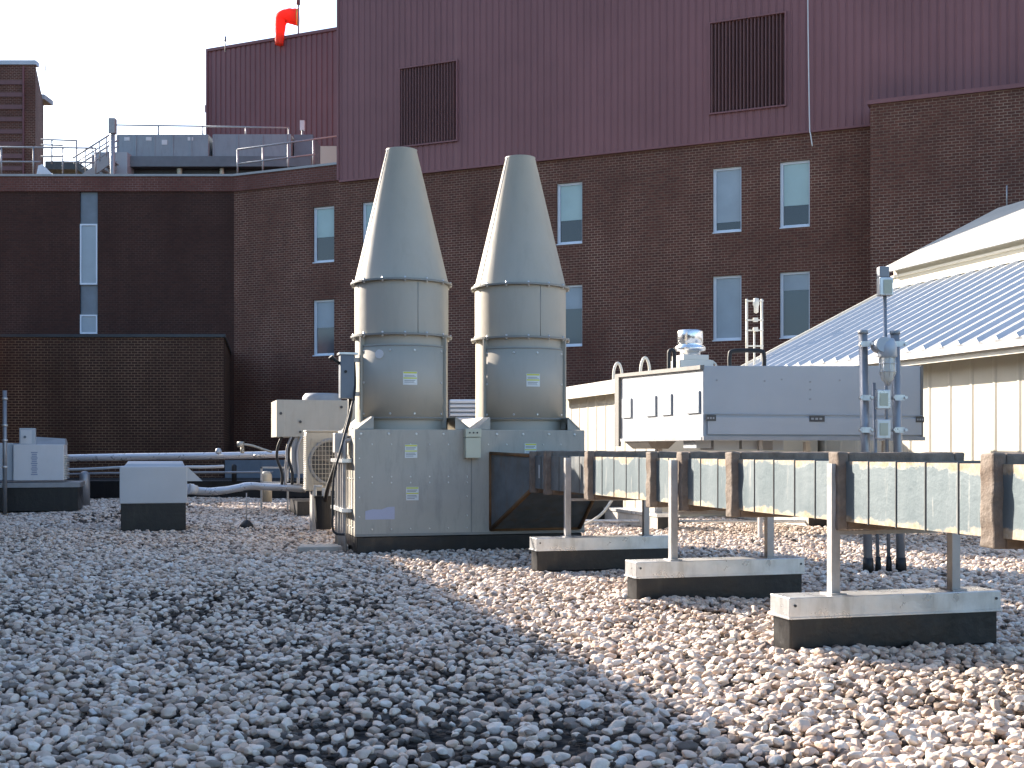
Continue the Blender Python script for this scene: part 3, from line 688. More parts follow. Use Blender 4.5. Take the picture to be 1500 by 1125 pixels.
# ivory box hung between the fans
b = MB(); xa_, xb_ = pw(679), pw(701); b.box(xa_, xb_, -0.16, -0.034, pz(690, 671), pz(690, 641)); b.box(xa_-0.005, xb_+0.005, -0.17, -0.034, pz(690, 640.5), pz(690, 628)); ib = b.build('control_box', IVORY, pn, 0.008)
b = MB()
for k in (0.25, 0.5, 0.75): b.cyl((xa_+(xb_-xa_)*k, -0.17, pz(690, 634)), (xa_+(xb_-xa_)*k, -0.178, pz(690, 634)), 0.012, n=8)
b.each('screw', DARK, ib)

def make_stack(label, r, d, disc):
    x, y = rd(r, d); Z = 1.665
    t = thing('exhaust_stack', label, 'exhaust stack', (x, y, Z), TH, 'conical exhaust stacks')
    R = 0.66; zA, zB, zC = 2.97-Z, 3.715-Z, 5.62-Z
    b = MB(); b.lathe([(R*0.985, 0.0), (R*0.985, zA)], n=72); b.lathe([(R-0.02, zA), (R*0.985, zA)], n=72); b.build('lower_drum', FANP, t)
    b = MB(); b.lathe([(R, zA+0.02), (R, zB-0.015)], n=72); b.build('upper_drum', FANP, t)
    b = MB(); b.lathe([(R+0.005, zB+0.01), (0.215, zC-0.01), (0.222, zC), (0.205, zC), (0.20, zC-0.3)], n=72); b.build('cone', FANP, t)
    b = MB(); a = math.radians(-150)-TH; rr = R+0.005
    b.tube([(rr*math.cos(a), rr*math.sin(a), zB+0.01), (0.216*math.cos(a), 0.216*math.sin(a), zC-0.01)], 0.006, 6)
    a = math.radians(-65)-TH; b.tube([(R*math.cos(a), R*math.sin(a), zA+0.02), (R*math.cos(a), R*math.sin(a), zB-0.015)], 0.005, 6)
    b.each('weld_seam', FANP_DK, t)
    for z in (zA, zB):
        b = MB(); b.lathe([(R-0.01, z-0.012), (R+0.055, z-0.012), (R+0.055, z+0.014), (R-0.01, z+0.014)], n=72, smooth=False)
        for k in range(14):
            a = 2*math.pi*(k+0.25)/14
            b.cyl(((R+0.035)*math.cos(a), (R+0.035)*math.sin(a), z-0.035), ((R+0.035)*math.cos(a), (R+0.035)*math.sin(a), z+0.035), 0.014, n=6, mi=1)
            if k % 4 == 1: b.box(0, 0, 0, 0, 0, 0) if False else None
        b.build('flange', [FANP_DK, BOLT], t)
    # curved access panel standing proud at the front of the lower drum
    a0, a1 = math.radians(-90-45), math.radians(-90+62)
    b = MB(); b.lathe([(R-0.01, 0.14), (R+0.022, 0.14), (R+0.022, zA-0.14), (R-0.01, zA-0.14)], n=40, smooth=True, a0=a0-TH, a1=a1-TH)
    pa = b.build('access_panel', FANP, t)
    b = MB(); b.lathe([(R+0.020, 0.155), (R+0.027, 0.158), (R+0.027, 0.172), (R+0.020, 0.175)], n=40, a0=a0-TH, a1=a1-TH)
    b.lathe([(R+0.020, zA-0.165), (R+0.027, zA-0.162), (R+0.027, zA-0.152), (R+0.020, zA-0.149)], n=40, a0=a0-TH, a1=a1-TH)
    b.build('seam', FANP_DK, pa)
    b = MB()
    for an in (-44, -8, 20, 58):
        a = math.radians(-90+an)-TH
        for z in (0.22, 0.65, zA-0.22):
            if an in (-8,) and z == 0.65: continue
            b.cyl(((R+0.02)*math.cos(a), (R+0.02)*math.sin(a), z), ((R+0.034)*math.cos(a), (R+0.034)*math.sin(a), z), 0.018, 0.012, 8)
    b.each('fastener', BOLT, pa)
    # raised edge angle left of the panel, drawn as a vertical channel
    b = MB()
    for an in (-47, 64):
        a = math.radians(-90+an)-TH; cx, cy = math.cos(a), math.sin(a); px_, py_ = -cy, cx
        q = [((R-0.01)*cx-0.012*px_, (R-0.01)*cy-0.012*py_), ((R-0.01)*cx+0.012*px_, (R-0.01)*cy+0.012*py_), ((R+0.06)*cx+0.012*px_, (R+0.06)*cy+0.012*py_), ((R+0.06)*cx-0.012*px_, (R+0.06)*cy-0.012*py_)]
        b.hexa([(u[0], u[1], 0.02) for u in q]+[(u[0], u[1], zA-0.02) for u in q])
    b.each('edge_angle', FANP, t)
    # curved sticker
    def patch(an, z, w, h, mats, name, rows):
        q = MB(); da = w/R/2; a = math.radians(-90+an)-TH
        for (f0, f1, mi, e, g0, g1) in rows:
            q.lathe([(R+0.024+e, z-h/2+h*f0), (R+0.024+e, z-h/2+h*f1)], n=6, mi=mi, a0=a-da+2*da*g0, a1=a-da+2*da*g1)
        return q.build(name, mats, t)
    patch(15, 0.70, 0.19, 0.18, [LABEL, YEL, INK], 'label', [(0, 1, 0, 0, 0, 1), (.86, .98, 1, .001, .03, .97), (.46, .56, 1, .001, .03, .97), (.70, .74, 2, .001, .1, .8), (.62, .65, 2, .001, .1, .9), (.3, .34, 2, .001, .1, .85), (.18, .22, 2, .001, .1, .7)])
    if disc:
        q = MB(); a = math.radians(-90-21)-TH
        q.cyl(((R+0.02)*math.cos(a), (R+0.02)*math.sin(a), 1.03), ((R+0.03)*math.cos(a), (R+0.03)*math.sin(a), 1.03), 0.062, n=24); q.build('cover_disc', WHITE, t)
    return t
make_stack('left conical exhaust stack with a white disc near its label', R0+0.756, D0+0.83, True)
make_stack('right conical exhaust stack above the duct connection', R0+2.50, D0+0.83, False)

# disconnect switch on the left stack, with cable
X, Y_ = rd(R0-0.02, D0+0.55)
sw = thing('disconnect_switch', 'dark blue grey electrical disconnect box on the left side of the left stack', 'switch box', (rx(508, Y_), Y_, 0), TH)
def sz(py): return H+(658-py)/F*Y_
b = MB(); b.box(-0.10, 0.09, -0.1, 0.1, sz(584), sz(520)); b.build('body', BLUEGREY, sw, 0.01)
b = MB(); b.box(-0.12, 0.14, -0.12, 0.12, sz(520), sz(517)); b.build('lid', GALV, sw)
b = MB(); b.cyl((-0.10, -0.02, sz(533)), (-0.22, -0.06, sz(524)), 0.022, n=8); b.cyl((-0.2, -0.05, sz(527)), (-0.23, -0.06, sz(523)), 0.034, n=8); b.build('lever', RUBBER, sw)
b = MB(); b.cyl((-0.03, -0.10, sz(545)), (-0.03, -0.12, sz(545)), 0.02, n=8); b.build('knob', RUBBER, sw)
b = MB(); b.box(0.09, 0.2, -0.03, 0.03, sz(530), sz(524)); b.box(0.09, 0.2, -0.03, 0.03, sz(580), sz(574)); b.each('bracket', GALV_DK, sw)
def wpt(px, py, Y): return P(px, py, Y)
b = MB(); b.tube(smooth_path([wpt(513, 584, 17), wpt(512, 610, 16.9), wpt(503, 640, 17.2), wpt(492, 680, 18.4), wpt(480, 715, 19.8), wpt(475, 742, 20.3)], 5), 0.035, 8)
o = b.build('power_cable', RUBBER); tag(o, 'thick black cable falling from the blue grey switch box to the black bucket', 'cable')
b = MB(); b.tube(smooth_path([wpt(519, 530, 16.9), wpt(520, 570, 16.8), wpt(514, 600, 16.5), wpt(500, 655, 16.1), wpt(489, 700, 16.05), wpt(487, 760, 16.0), wpt(490, 780, 16.0), wpt(505, 783, 16.0)], 5), 0.016, 8)
o = b.build('thin_cable', RUBBER); tag(o, 'thin black cable looping down beside the thick one', 'cable')
# conduits on the plenum left end
cd = thing('conduit_run', 'group of grey conduits and brackets on the left end of the plenum', 'conduit', (*rd(R0-0.12, D0+0.2), 0), TH)
for k, (yy, r, zz) in enumerate(((0.1, 0.03, 1.5), (0.35, 0.022, 1.55), (0.6, 0.03, 1.35), (0.95, 0.022, 1.5))):
    b = MB(); b.tube(smooth_path([(0.0, yy, 0.02), (0.0, yy, zz-0.1), (0.01, yy, zz), (0.1, yy, zz+0.02)], 4), r, 8); b.build('pipe', GALV_DK, cd)
b = MB(); b.box(-0.05, 0.08, 0.0, 1.2, 0.55, 0.6); b.box(-0.05, 0.08, 0.0, 1.2, 1.22, 1.27); b.each('strut', GALV, cd)
b = MB(); b.box(-0.12, 0.05, 0.2, 0.42, 1.35, 1.62); b.build('junction_box', GALV_DK, cd, 0.01)
# bucket
bk = thing('bucket', 'black tapered bucket with a metal clip standing in the gravel left of the plenum', 'bucket', (*P(474, 772, 22.1)[:2], 0.02), 0)
Yb = 20.3; bk.location = ((474-750)/F*Yb, Yb, 0.06)
zb0, zb1 = H+(658-775)/F*Yb-0.06, H+(658-726)/F*Yb-0.06
b = MB(); b.lathe([(0.001, zb0), (0.125, zb0), (0.17, zb1), (0.18, zb1), (0.18, zb1-0.02), (0.165, zb1-0.02), (0.12, zb0+0.02), (0.001, zb0+0.02)], n=24, smooth=False); b.build('pail', RUBBER, bk)
b = MB(); b.box(-0.16, -0.12, -0.03, 0.03, zb1-0.1, zb1+0.14); b.box(-0.16, -0.02, -0.03, 0.03, zb1+0.14, zb1+0.17); b.box(-0.02, 0.11, -0.06, 0.06, zb1-0.04, zb1+0.12); b.build('clip', GALV, bk, 0.004)
b = MB(); b.box(-0.34, 0.34, -0.2, 0.2, 0.0, 0.075); o = b.build('splash_pad', CONC, None, 0.01, (*P(473, 806, 0)[:0], (474-750)/F*17.0, 17.0, 0.0), 0.1); tag(o, 'flat pale concrete pad in the gravel at the plenum left corner', 'concrete pad')
jitter(o, 0.02, 3)

# ------------------------------------------------------------------ duct
SEAMD = mat('duct_seam', (0.10, 0.11, 0.115), 0.5, 0.2, 0.2)
dt = thing('air_duct', 'long galvanised rectangular duct with thick brown mastic flanges', 'duct', (*rd(0, 0), 0), TH)
DL, DR, DZ0, DZ1 = 4.54, 5.44, 0.895, 1.315
fl = [15.25, 14.6, 13.02, 11.17, 10.42, 9.38, 7.70, 6.02, 4.34, 2.66]
for i in range(len(fl)-1):
    y1, y0 = fl[i]-0.02, fl[i+1]+0.02
    b = MB(); b.box(DL, DR, y0, y1, DZ0, DZ1, 0)
    n = max(1, int(round((y1-y0)/0.36)))
    for k in range(1, n):     # cross seams of the sheet
        yy = y0+(y1-y0)*k/n+random.uniform(-.02, .02)
        b.box(DL-0.006, DR+0.006, yy-0.004, yy+0.004, DZ0-0.006, DZ1+0.006, 1)
    b.build('duct_section', [DUCTM if i > 1 else GLAV_IN, SEAMD], dt)
def frame_mesh(e=0.062, th=0.055, ol=0.05):
    b = MB()
    def bar(x0, x1, z0, z1):
        nx = max(2, int((x1-x0)/0.05)); nz = max(2, int((z1-z0)/0.05))
        vs = []; ids = {}
        # subdivided bar so the sealant can look lumpy
        if x1-x0 > z1-z0:
            k = nx
            for i in range(k+1):
                x = x0+(x1-x0)*i/k; vs += [(x, -th/2, z0), (x, th/2, z0), (x, th/2, z1), (x, -th/2, z1)]
        else:
            k = nz
            for i in range(k+1):
                z = z0+(z1-z0)*i/k; vs += [(x0, -th/2, z), (x1, -th/2, z), (x1, th/2, z), (x0, th/2, z)]
        fs = [(4*i+j, 4*i+(j+1) % 4, 4*i+4+(j+1) % 4, 4*i+4+j) for i in range(k) for j in range(4)]+[(3, 2, 1, 0), (4*k, 4*k+1, 4*k+2, 4*k+3)]
        b.add(vs, fs)
    bar(DL-e, DL+0.02, DZ0-e, DZ1+e); bar(DR-0.02, DR+e, DZ0-e, DZ1+e); bar(DL+0.02, DR-0.02, DZ1-0.01, DZ1+e); bar(DL+0.02, DR-0.02, DZ0-e, DZ0+0.01)
    return b
for i, y in enumerate(fl):
    b = frame_mesh(th=0.13 if 0 < i < 9 else 0.08)
    o = b.build('flange', MASTIC, dt); o.location = (0, y, 0)
    for v in o.data.vertices:
        n = mnoise.noise_vector(v.co*9+Vector((0, y*7, 0))); v.co += Vector((n.x*0.012, n.y*0.012, n.z*0.012))
    bv = o.modifiers.new('b', 'BEVEL'); bv.width = 0.012; bv.segments = 2; bv.limit_method = 'ANGLE'
b = MB()   # transition into the plenum: flares down and left
y0, y1 = 15.30, D0-0.035
x0l, x0r = DL, DR; x1l, x1r = 4.22, 5.50; zl, zh = 0.30, 1.345
v = [(x0l, y0, DZ0), (x0r, y0, DZ0), (x1r, y1, zl), (x1l, y1, zl), (x0l, y0, DZ1), (x0r, y0, DZ1), (x1r, y1, zh), (x1l, y1, zh)]
b.hexa(v); o = b.build('transition', GLAV_IN, dt)
b = MB()
def beam(a, c, w=0.03): b.tube([a, c], w, 4)
beam(v[3], v[7]); beam(v[3], v[2]); beam(v[3], v[0]); beam(v[7], v[4]); beam(v[2], v[1])
o = b.build('transition_seal', WOODSH, dt)
b = MB(); b.box(DL-0.007, DL-0.003, 15.0, 15.04, 1.03, 1.2); b.build('sticker', LABEL, dt)

def make_support():
    t = thing('duct_support', '', 'duct support', (0, 0, 0), TH, 'black curbs with metal caps under the duct')
    b = MB(); w, D = 1.65, 0.25; nx = 12
    b.box(0, w, 0, D, 0, 0.26); c = b.build('curb', BLACK, t, 0.012)
    b = MB(); b.box(-0.014, w+0.020, -0.014, D+0.014, 0.245, 0.385); c = b.build('cap', GALV, t, 0.006)
    b = MB(); b.box(-0.022, w+0.028, -0.022, D+0.022, 0.238, 0.249); b.build('drip_edge', GALV, c)
    b = MB()
    for x in (0.03, w-0.02): b.cyl((x, -0.014, 0.33), (x, -0.021, 0.33), 0.010, n=8)
    b.each('screw', DARK, c)
    for x in (0.40, 1.37):
        b = MB(); b.box(x-0.033, x+0.033, 0.085, 0.093, 0.386, 1.30); b.box(x-0.033, x-0.025, 0.093, 0.15, 0.386, 1.30); b.box(x-0.06, x+0.06, 0.04, 0.2, 0.386, 0.394)
        b.build('post', GALV_DK, t)
    b = MB(); b.box(0.44, 1.34, 0.10, 0.15, 0.80, 0.828); b.build('cross_bar', GALV_DK, t)
    return t
sup = make_support()
locs = [(4.08, 7.58, 'nearest and largest black curb support with metal cap, under the duct at right'),
        (4.04, 10.34, 'middle of the three capped black curbs carrying the duct'),
        (4.03, 13.42, 'farthest capped black curb support, beside the grey plenum')]
for i, (r, d, lab) in enumerate(locs):
    s = sup if i == 0 else copy_tree(sup)
    s.location = (*rd(r, d), 0.0); s['label'] = lab

# ------------------------------------------------------------------ long air unit at right
XA, YA = 280/F*18.6, 18.6
ru = thing('air_unit', 'long pale grey rooftop air unit raised on curbs behind the duct', 'air handler', (XA, YA, 0), TH)
UW, UD = 3.79, 3.69; z0 = 1.567
c = [(0, 0), (UW, 0), (UW, UD), (0, UD)]; zts = [2.661, 2.73, 2.80, 2.73]
b = MB(); b.hexa([(x, y, z0+0.0) for x, y in c]+[(x, y, z) for (x, y), z in zip(c, zts)])
b.build('casing', AHUP, ru, 0.01)
b = MB(); b.box(-0.0+0.06, UW-0.03, -0.035, -0.001, z0+0.055, z0+0.325); b.box(0, UW, -0.02, -0.001, z0+0.36, z0+0.372); b.build('lower_panel', AHUP, ru, 0.006)
b = MB(); b.box(-0.02, UW+0.02, -0.06, 0.0, z0-0.03, z0+0.03); b.box(-0.03, 0.0, 0, UD, z0-0.03, z0+0.02); b.build('base_rail', GREY, ru)
b = MB()
b.hexa([(-0.05, 0.0, 2.61), (0.02, 0.0, 2.61), (0.02, UD, 2.69), (-0.05, UD, 2.69), (-0.05, 0.0, 2.672), (0.02, 0.0, 2.677), (0.02, UD, 2.75), (-0.05, UD, 2.75)])
b.box(-0.05, -0.001, UD-0.18, UD+0.02, 1.45, 2.70); b.build('edge_trim', AHU_TRIM, ru)
b = MB(); b.box(UW-0.03, UW+0.015, -0.012, 0.02, z0, 2.735); b.build('corner_post', AHU_TRIM, ru)
def side_y(px):
    q = (px-750)/F; return (XA-q*YA)/(q*CT+ST)
for (a_, c_) in ((913, 926), (948, 962), (971, 985), (1008, 1026)):
    y1_, y0_ = side_y(a_), side_y(c_)
    b = MB(); b.box(-0.03, 0.0, y0_, y1_, 1.95, 2.29); b.build('access_plate', AHUP, ru, 0.006)
def fx(px): q = (px-750)/F; return (q*YA-XA)/(CT-q*ST)
for px in (1040, 1195, 1346):
    x = fx(px); w = 0.13 if px == 1195 else 0.08
    b = MB(); b.box(x-w, min(x+w, UW+0.01), -0.045, -0.035, z0+0.26, z0+0.35, 0)
    for k in range(3): b.box(x-w*0.8+k*w*0.55, x-w*0.8+k*w*0.55+w*0.35, -0.047, -0.045, z0+0.29, z0+0.32, 1)
    b.build('name_plate', [DARK, GREY], ru)
b = MB()
for (px, dz) in ((1050, 0.88), (1120, 0.88), (1145, 0.91), (1187, 0.88), (1187, 0.76), (1187, 0.61), (1230, 0.91), (1300, 0.91)): b.cyl((fx(px), 0, z0+dz), (fx(px), -0.008, z0+dz), 0.015, n=8)
b.each('screw', GREY, ru)
for x in (0.42, UW-0.45):
    b = MB(); b.box(x-0.03, x+0.36, 2.75, 6.2, 0, 0.22); 
    cu = b.build('curb', CONC, ru, 0.01)
    b = MB(); b.box(x-0.05, x+0.38, 2.73, 6.22, 0.22, 0.27); b.build('cap', GALV, cu)
    b = MB(); b.box(x-0.032, x+0.362, 2.742, 2.749, 0.0, 0.219); b.build('end_shade', BLACK, cu)  # black sheet standing in for shade on the curb's front end
    b = MB(); b.box(x+0.1, x+0.2, 3.1, 3.2, 0.27, z0-0.03); b.build('leg', GALV_DK, ru)
for px in (1128, 1312):
    b = MB(); b.box(fx(px)-0.03, fx(px)+0.03, 0.3, 0.36, -0.03, z0-0.03); b.build('leg', GALV_DK, ru)
b = MB()
for (a_, c_, zz) in ((1036, 1058, 0.12), (1062, 1100, 0.15), (1104, 1128, 0.14), (1150, 1166, 0.15)): b.box(fx(a_), fx(c_), 0.4, 0.9, z0-0.03-zz, z0-0.031)
b.each('duct_stub', AHUP, ru)
# hood underneath left face
b = MB(); b.add([(-0.02, 2.2, z0-0.03), (-0.02, 3.3, z0-0.03), (0.5, 2.2, z0-0.03), (0.5, 3.3, z0-0.03), (0.1, 2.3, z0-0.16), (0.1, 3.2, z0-0.16), (0.4, 2.3, z0-0.16), (0.4, 3.2, z0-0.16)], [(0,1,5,4), (2,6,7,3), (0,4,6,2), (1,3,7,5), (4,5,7,6)]); b.build('underside_hood', AHU_TRIM, ru)
for (px, lab) in ((984, 'left dark bent grab bar beside the shiny round vent'), (1094, 'right dark bent grab bar on the roof of the long air unit')):
    Yh = 21.5 if px < 1000 else 19.8; h = (547 if px < 1000 else 536)
    w = (4 if px < 1000 else 25)/F*Yh; zt_ = (h-514)/F*Yh
    g = MB(); g.tube(smooth_path([(-w, 0, -0.05), (-w, 0, zt_*0.7), (-w*0.75, 0, zt_), (w*0.75, 0, zt_), (w, 0, zt_*0.7), (w, 0, -0.05)], 5), 0.035, 8)
    o = g.build('grab_bar', RUBBER, None, 0, (P(px, h, Yh))); tag(o, lab, 'grab bar', 'bars on the long air unit')
# shiny vent
Yv = 21.8; rv = thing('roof_vent', 'shiny round metal vent cap on a cream base above the long air unit', 'vent', P(1011, 536, Yv), TH)
def vz(py): return (536-py)/F*Yv
s_ = Yv/F
b = MB(); b.box(-26*s_, 26*s_, -0.3, 0.3, -0.1, vz(529)); b.box(-20*s_, 20*s_, -0.26, 0.26, vz(529), vz(521)); b.build('base', CREAM_TRIM, rv, 0.01)
b = MB(); b.lathe([(15*s_, vz(521)), (15*s_, vz(515)), (22*s_, vz(514)), (22.5*s_, vz(509)), (17*s_, vz(504.5)), (18.5*s_, vz(503)), (18.5*s_, vz(486)), (17.5*s_, vz(484)), (0.001, vz(482.5))], n=40); b.build('cap', CHROME, rv)
b = MB(); b.tube(smooth_path([(24*s_, 0, vz(529)), (32*s_, 0, vz(528)), (40*s_, 0, vz(532)), (42*s_, 0, vz(538))], 4), 0.02, 8); b.build('pipe', CREAM_TRIM, rv)

# far lamp frame
def lamp_frame_far():
    Yf = 29.0; ox, _, oz = P(1105, 530, Yf); s = Yf/F
    t = thing('lamp_stand', 'small cream pipe frame with a caged lamp in front of the brick wall', 'lamp stand', (ox, Yf, oz), 0)
    for dx in (-11, 0, 11):
        b = MB(); b.cyl((dx*s, 0, -0.6), (dx*s, 0, (530-(438 if dx else 480))*s), 0.03 if dx else 0.022, n=8); b.build('post', CREAM_TRIM, t)
    for py in (441, 469, 484, 507):
        b = MB(); b.box(-13*s, 13*s, -0.03, 0.0, (530-py-1)*s, (530-py+1)*s); b.build('cross_bar', CREAM_TRIM, t)
    b = MB(); b.lathe([(0.001, (530-437)*s), (4*s, (530-438)*s), (5*s, (530-446)*s), (3.5*s, (530-450)*s), (3.5*s, (530-458)*s), (0.001, (530-460)*s)], (1.5*s, -0.09, 0), 16); b.build('lamp', CREAM_TRIM, t)
    for py in (469, 483): b = MB(); b.box(-2.5*s, 4*s, -0.12, -0.03, (530-py-3)*s, (530-py+3)*s); b.build('junction_box', CREAM_TRIM, t)
lamp_frame_far()

# ------------------------------------------------------------------ near lamp stand
YL = 14.0; sL = YL/F
ls = thing('lamp_stand', 'grey steel pipe stand with a caged jar lamp and outlet boxes behind the duct', 'lamp stand', ((1290-750)/F*YL, YL, 0), 0)
def LX(px): return (px-1290)*sL
def LZ(py): return H+(658-py)*sL
lm = -0.0
for (px, r, top, foot, yo) in ((1264, 0.050, 487, 0.055, 0), (1313, 0.050, 487, 0.055, 0.05)):
    b = MB(); xt = LX(px); xb = LX(px+8 if px < 1290 else px+9)
    b.cyl((xb, yo, 0.0), (xt, yo, LZ(top)), r, n=20); po = b.build('post', STEEL, ls)
    b = MB(); b.cyl((xt, yo, LZ(top+2)), (xt, yo, LZ(top-3)), r+0.008, n=20); b.build('cap', GREY, po)
    b = MB(); b.cyl((xb, yo, 0.0), (xb-0.002, yo, 0.16), foot+0.008, 0.056, n=20); b.build('boot', RUBBER, po)
for (px, top) in ((1284, 560), (1300, 430)):
    b = MB(); b.cyl((LX(px+6), 0.1, 0.02), (LX(px), 0.1, LZ(top)), 0.021, n=12); po = b.build('conduit', STEEL, ls)
    b = MB(); b.cyl((LX(px+6), 0.1, 0.0), (LX(px+6), 0.1, 0.17), 0.036, 0.03, n=12); b.build('boot', RUBBER, po)
for py in (505, 583, 630):
    b = MB(); b.box(LX(1256), LX(1322), -0.085, -0.052, LZ(py+2.6), LZ(py-2.6)); cbr = b.build('cross_bar', GALV_DK, ls)
    b = MB()
    for px in (1265, 1314): b.box(LX(px-7), LX(px+7), -0.11, -0.086, LZ(py+4), LZ(py-4)); b.cyl((LX(px-8), -0.1, LZ(py)), (LX(px-8), -0.14, LZ(py)), 0.018, n=6); b.cyl((LX(px+8), -0.1, LZ(py)), (LX(px+8), -0.14, LZ(py)), 0.018, n=6)
    b.each('clamp', GALV, cbr)
for py in (586, 629):
    b = MB(); b.box(LX(1277), LX(1297), -0.20, -0.112, LZ(py+14), LZ(py-14)); jb = b.build('outlet_box', GALV, ls, 0.01)
    b = MB(); b.box(LX(1281), LX(1293), -0.212, -0.2, LZ(py+9), LZ(py-9)); b.build('cover', IVORY, jb, 0.004)
# caged lamp
cx = LX(1293)
b = MB(); b.cyl((cx-0.06, -0.02, LZ(507)), (cx-0.06, -0.26, LZ(507)), 0.085, n=24)
b.lathe([(0.001, LZ(497)), (0.07, LZ(498)), (0.10, LZ(508)), (0.105, LZ(524)), (0.085, LZ(526)), (0.001, LZ(526))], (cx, -0.18, 0), 24)
la = b.build('lamp_head', PALE, ls)
b = MB(); b.lathe([(0.078, LZ(526)), (0.082, LZ(545)), (0.065, LZ(558)), (0.001, LZ(563))], (cx, -0.18, 0), 24); b.build('jar', LAMPG, la)
b = MB()
for k in range(8):
    a = k*math.pi/4; b.tube([(cx+0.092*math.cos(a), -0.18+0.092*math.sin(a), LZ(526)), (cx+0.092*math.cos(a), -0.18+0.092*math.sin(a), LZ(548)), (cx+0.02*math.cos(a), -0.18+0.02*math.sin(a), LZ(566))], 0.005, 6)
for py in (534, 546):
    b.tube([(cx+0.092*math.cos(a), -0.18+0.092*math.sin(a), LZ(py)) for a in np.linspace(0, 2*math.pi, 17)], 0.005, 6)
b.build('cage', GALV, la)
b = MB(); b.box(LX(1290), LX(1310), 0.04, 0.16, LZ(432), LZ(405)); sb = b.build('sensor_box', GALV, ls, 0.01)
b = MB(); b.box(LX(1296), LX(1308), 0.028, 0.04, LZ(429), LZ(409)); b.build('cover', IVORY, sb)
b = MB(); b.box(LX(1290), LX(1305), 0.05, 0.16, LZ(404.8), LZ(389)); b.build('sensor', GREY, ls, 0.01)

# ------------------------------------------------------------------ left side plant
# tan condenser behind
Yc = 26.0; sc = Yc/F
tc_ = thing('condenser_unit', 'large tan condensing unit with a fan on top, behind the small grilled one', 'condenser', ((463-750)/F*Yc, Yc, 0), TH)
def CX(px): return (px-463)*sc
def CZ(py): return H+(658-py)*sc
b = MB(); b.box(CX(407), CX(524), 0, 1.6, CZ(640), CZ(586)); b.box(CX(407)-0.015, CX(418), -0.012, 0.0, CZ(640), CZ(586)); b.build('upper_cabinet', TAN, tc_, 0.012)
b = MB(); b.box(CX(435), CX(524), 0.12, 1.5, CZ(694), CZ(640)); b.build('lower_cabinet', TAN, tc_, 0.01)
b = MB(); b.box(CX(428), CX(437), 0.05, 0.15, CZ(694), CZ(640)); b.build('leg', GREY, tc_)
b = MB(); b.lathe([(0.42, CZ(586)), (0.42, CZ(580)), (0.36, CZ(574)), (0.001, CZ(573))], (CX(478), 0.8, 0), 32); b.build('fan_guard', GREY, tc_)
b = MB(); b.box(CX(435), CX(530), -0.1, 1.6, 0, 0.3); b.build('curb', BLACK, tc_)
b = MB()
for (px, py) in ((412, 606), (440, 618), (440, 633), (500, 596)): b.cyl((CX(px), -0.013, CZ(py)), (CX(px), -0.03, CZ(py)), 0.03, n=10)
b.each('knockout', DARK, tc_)
for k, (px, dx) in enumerate(((407, 6), (421, -3), (424, 4), (436, 1))):
    b = MB(); b.tube(smooth_path([P(px+6, 640, Yc-0.1), P(px, 655, Yc-0.1), P(px-1, 672, Yc-0.1), P(px+dx, 692, Yc-0.1), P(px+dx, 710, Yc-0.1)], 4), 0.03, 8)
    o = b.build('refrigerant_line', GALV_DK if k % 2 else RUBBER); tag(o, ['bent dark hose, leftmost under the tan condenser', 'pale bent line, second under the tan condenser', 'dark line, third under the tan condenser', 'pale line nearest the tan condenser cabinet'][k], 'pipe', 'lines under the tan condenser')
# mini split
Ym = 21.0; sm_ = Ym/F
ms = thing('split_unit', 'small grey condenser with a round wire fan grille left of the plenum', 'condenser', ((474-750)/F*Ym, Ym, 0), TH)
def MX(px): return (px-474)*sm_
def MZ(py): return H+(658-py)*sm_
b = MB(); xL, xR = MX(449), MX(516)
b.box(xL, xR, 0, 0.42, MZ(719), MZ(633)); b.box(xL-0.01, xR+0.01, -0.012, 0.43, MZ(633), MZ(630)); b.build('casing', TAN, ms, 0.015)
fc = (MX(487), MZ(677)); fr = 33*sm_
b = MB(); b.lathe([(fr+0.03, 0.0), (fr+0.03, 0.014), (fr-0.02, 0.014), (fr-0.03, 0.002)], n=40); o = b.build('fan_ring', GREY, ms); o.rotation_euler[0] = math.pi/2; o.location = (fc[0], 0, fc[1])
b = MB(); b.lathe([(fr-0.03, 0.001), (0.001, 0.001)], n=40, smooth=False); o = b.build('fan_well', DARK, ms); o.rotation_euler[0] = math.pi/2; o.location = (fc[0], 0, fc[1])
b = MB()
for k in range(3):
    a = k*2.094+0.4; ca, sa = math.cos(a), math.sin(a)
    pts = [(0.04, -0.03), (fr*0.8, -0.12), (fr*0.85, 0.10), (0.04, 0.05)]
    b.slab([(fc[0]+x*ca-y*sa, -0.006, fc[1]+x*sa+y*ca) for x, y in pts], 0.003)
b.cyl((fc[0], -0.003, fc[1]), (fc[0], -0.018, fc[1]), 0.06, n=16); b.build('fan', HUBM, ms)
b = MB()
for k in range(13):
    u = -fr+2*fr*(k+0.5)/13; w = math.sqrt(max(0, fr*fr-u*u))
    b.box(fc[0]+u-0.004, fc[0]+u+0.004, -0.03, -0.022, fc[1]-fr*1.05, fc[1]+fr*1.05)
for k in range(10):
    u = -fr+2*fr*(k+0.5)/10; b.box(fc[0]-fr*1.05, fc[0]+fr*1.05, -0.036, -0.0305, fc[1]+u-0.004, fc[1]+u+0.004)
b.build('grille', TAN, ms)
b = MB()
for k in range(26): z = MZ(717)+k*0.036; b.box(xL-0.012, xL-0.001, 0.03, 0.4, z, z+0.018)
b.build('coil_fins', BOLT, ms)
b = MB()
for x in (xL+0.1, xR-0.15): b.box(x, x+0.08, 0.02, 0.4, 0.0, MZ(719))
b.each('stand', GALV_DK, ms)
